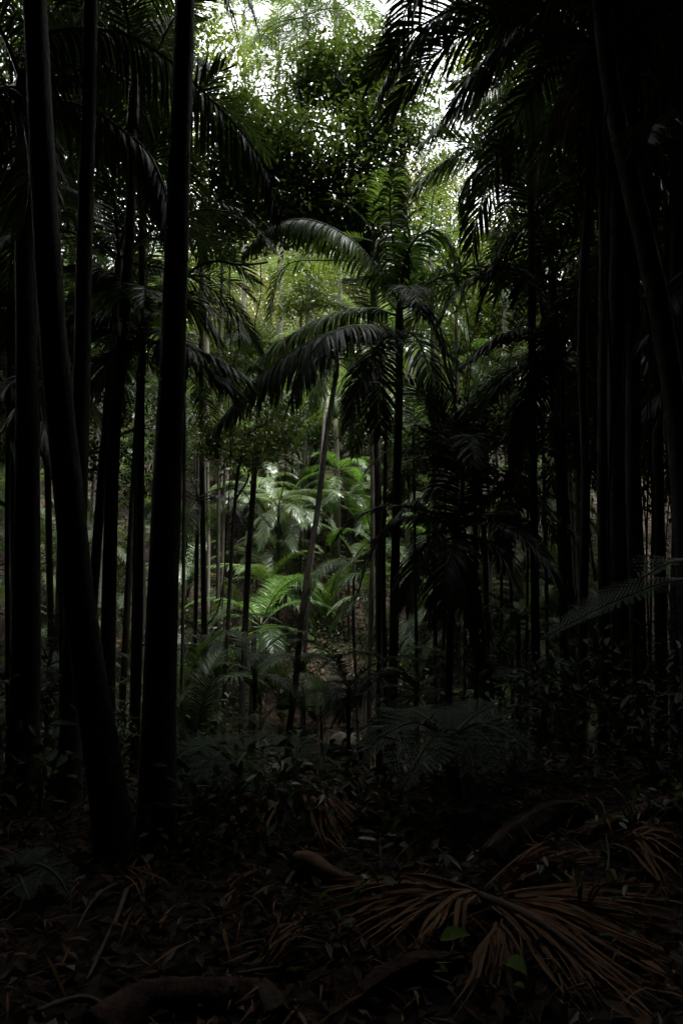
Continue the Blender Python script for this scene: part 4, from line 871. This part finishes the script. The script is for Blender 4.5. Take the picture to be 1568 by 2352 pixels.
mb = MB(); q = smoothpath([G(1100,2082,.05), G(1180,2140,.10), G(1290,2210,.10), G(1420,2300,.05)], 5); mb.tube(q, [.024*(1-.7*i/len(q)) for i in range(len(q))], 7, 0); part('rachis', mb, [M['stick']], rt)
fan('torn dead frond with leaflets pointing down to the bottom edge', (1150, 2150), arcfan(1150, 2150, 62, 118, 130, 260, 9, .9), .012, 3, .04, 'dead')
fan('dead frond lying up the slope toward the mound at right', (1130, 2070), arcfan(1130, 2070, -52, -22, 160, 330, 9, .7), .014, 4, .05, 'dead')
fan('dry dead frond fanned out at the right edge', (1420, 1960), arcfan(1420, 1960, -35, 60, 110, 230, 16, .7), .014, 5, .08, 'dead')
fan('dead frond slumped down the mound in the middle', (700, 1830), arcfan(700, 1830, 15, 75, 120, 260, 18, .8), .014, 6, .06, 'dead')
fan('dead frond slumped beside the middle tree fern', (640, 1850), arcfan(640, 1850, 100, 165, 100, 220, 14, .6), .012, 7, .06, 'dead')
fan('small shredded frond at the foot of the left trunks', (295, 2020), arcfan(295, 2020, 10, 80, 70, 150, 4, .8), .008, 8, .03, 'dead')
fan('dead frond remains in the lower middle', (620, 2240), arcfan(620, 2240, -60, -15, 80, 170, 7, .9), .01, 9, .05, 'dead')
def limb(label, name, cat, P, rad, m, n=8, bump=.12, hollow=False):
    q = smoothpath(P, 6); N = len(q); mb = MB(); rr = [rad[0]+(rad[-1]-rad[0])*i/(N-1) for i in range(N)] if len(rad) == 2 else [np.interp(i/(N-1), np.linspace(0, 1, len(rad)), rad) for i in range(N)]
    mb.tube(q, rr, n, 0, not hollow, bump)
    if hollow: mb.tube(q, [r_*.86 for r_ in rr], n, 0, False, bump); mb.f = [f if i < len(mb.f)//2 else tuple(reversed(f)) for i, f in enumerate(mb.f)]
    return solo(name, mb, [M[m]], P[0], label, cat)
limb('curled tube of a fallen palm sheath, orange brown with an open end', 'palm_sheath', 'sheath', [G(682,2005,.06), G(715,2015,.07), G(755,2035,.055), G(820,2050,.05), G(900,2060,.05)], (.055, .06, .05, .03, .018), 'sheath', 14, .1, True)
limb('reddish log lying along the bottom edge at left', 'log', 'log', [G(210,2400,.0), G(330,2335,.02), G(470,2315,.015), G(590,2300,.0)], (.075, .055), 'log', 22, .5)
limb('dark red log end beside the bottom log', 'log', 'log', [G(600,2300,.03), G(625,2330,.04), G(640,2370,.04)], (.05, .05), 'log', 20, .5)
limb('smooth brown log rising behind the dead fan at right', 'log', 'log', [G(1120,1985,.03), G(1190,1945,.06), G(1260,1905,.07), G(1340,1885,.05)], (.06, .10, .10, .07), 'log', 22, .4)
limb('log half sunk in litter under the left dead fan', 'log', 'log', [G(800,2320,.0), G(880,2285,.04), G(960,2255,.05), G(1060,2230,.03)], (.035, .05, .05, .03), 'log', 20, .5)
limb('reddish broken log at the right edge among dead leaves', 'log', 'log', [G(1320,1935,.03), G(1400,1915,.05), G(1480,1895,.06), G(1590,1860,.05)], (.03, .045, .05, .06), 'log', 20, .5)
SK = [('long leaning stick from the left trunks down to the bottom edge', [(292,2055),(270,2130),(238,2210),(198,2312)], .013), ('pale thin stick curving beside the long leaning stick', [(282,2040),(235,2075),(200,2125),(174,2190)], .009),
      ('stick at the foot of the tallest left trunk pointing left', [(215,2010),(250,2000),(285,1985)], .008), ('stick propped against the left trunk foot', [(235,1905),(270,1925),(300,1965),(320,1990)], .010),
      ('pale forked stick in the lower middle of the litter', [(698,2132),(660,2180),(620,2225),(595,2235)], .008), ('stick under the forked stick', [(640,2245),(600,2260),(560,2280),(545,2295)], .009),
      ('bare stick low at left by the bottom log', [(245,2345),(200,2330),(140,2352),(80,2390)], .016), ('dark twig right of the sheath tube', [(838,1990),(905,2000),(930,2060)], .006), ('twig beside the left dead fan', [(1010,2205),(1050,2170),(1090,2150)], .006),
      ('thin twig slanting over the mound at right', [(1240,1900),(1320,1935),(1400,1945),(1470,1925)], .007), ('twig lying right of the mound', [(1400,1990),(1450,1960),(1500,1945),(1568,1935)], .007), ('upright broken stick beside the seedlings at right', [(1395,2020),(1398,1990),(1392,1950)], .009),
      ('thin stick crossing the lower right fan', [(1200,2230),(1300,2190),(1400,2170)], .006), ('short stick by the bright leaves', [(905,2230),(980,2270),(1040,2310)], .008)]
for lb, P, w_ in SK:
    Q = [G(X, Y, .035+.02*i) for i, (X, Y) in enumerate(P)]; limb(lb, 'stick', 'stick', Q, (w_, w_*.5), 'stick', 7, .2)
def big_leaf(label, X, Y, l, wd, yaw, m='green_leaf'):
    c = G(X, Y, .06); mb = MB(); d = Vector((math.cos(yaw), math.sin(yaw), .05)); s = Vector((-d.y, d.x, .3)); q = [c+d*(l*i/7)+Vector((0, 0, .25*l*math.sin(3.1*i/7)*.5)) for i in range(8)]
    mb.strip(q, [wd*k for k in (.05, .6, .95, 1, .9, .7, .4, .03)], [s]*8, 0, .3, Vector((0, 0, 1))); solo('green_leaf', mb, [M[m]], c, label, 'leaf')
big_leaf('broad bright green leaf lying under the left dead fan', 1010, 2195, .14, .035, .2); big_leaf('bright green leaf at the middle of the lower right fan', 1155, 2245, .13, .035, -1.0)
big_leaf('small green leaf left of the bottom fan leaflets', 990, 2265, .07, .025, -.3); big_leaf('tiny yellow green leaf near the bottom right', 1180, 2300, .05, .012, -.7); big_leaf('dark green leaf on the left dead fan', 965, 2135, .12, .025, -.8)
def litter(name, lab, n, xr, yr, size, m, seed, asp=.45, lift=.03):
    r = np.random.default_rng(seed); x = r.uniform(*xr, n); y = r.uniform(*yr, n); x = x*(.35+.65*np.clip(y/yr[1], 0, 1)) if yr[1] < 9 else x
    V = np.empty((n, 4, 3)); yaw = r.uniform(0, 6.283, n); el = r.normal(.1, .35, n); ro = r.normal(0, .45, n); l = size*r.uniform(.5, 1.4, n)
    z = np.array([hgt(a, b) for a, b in zip(x, y)]) + r.uniform(.004, lift, n); C = np.stack([x, y, z], 1)
    d = np.stack([np.cos(yaw)*np.cos(el), np.sin(yaw)*np.cos(el), np.sin(el)], 1); s = np.stack([-np.sin(yaw)*np.cos(ro), np.cos(yaw)*np.cos(ro), np.sin(ro)], 1); w_ = (l*asp*r.uniform(.3, .6, n))[:, None]; l = l[:, None]
    V[:, 0] = C; V[:, 1] = C+d*l*.5+s*w_+np.array([0, 0, .012]); V[:, 2] = C+d*l; V[:, 3] = C+d*l*.5-s*w_+np.array([0, 0, .012])
    me = bpy.data.meshes.new(name); me.from_pydata(V.reshape(-1, 3).tolist(), [], [(4*i, 4*i+1, 4*i+2, 4*i+3) for i in range(n)]); me.materials.append(M[m]); me.update()
    tag(link(name, me), lab, 'leaf litter', None, 'stuff')
litter('leaf_litter', 'brown leaf litter covering the near ground', 15000, (-5.5, 5.5), (1.4, 8.5), .095, 'litter', 1)
litter('pale_litter', 'paler dead leaves scattered on the near ground', 1900, (-5.5, 5.5), (1.4, 8.5), .085, 'litter_pale', 2)
litter('shredded_litter', 'strips of shredded palm leaf on the near ground', 2600, (-5.5, 5.5), (1.4, 8.5), .2, 'dead', 3, .07, .05)
litter('bank_litter', 'fallen leaves and palm strips on the creek banks', 12000, (-16, 16), (7, 30), .30, 'litter', 4, .25, .08)
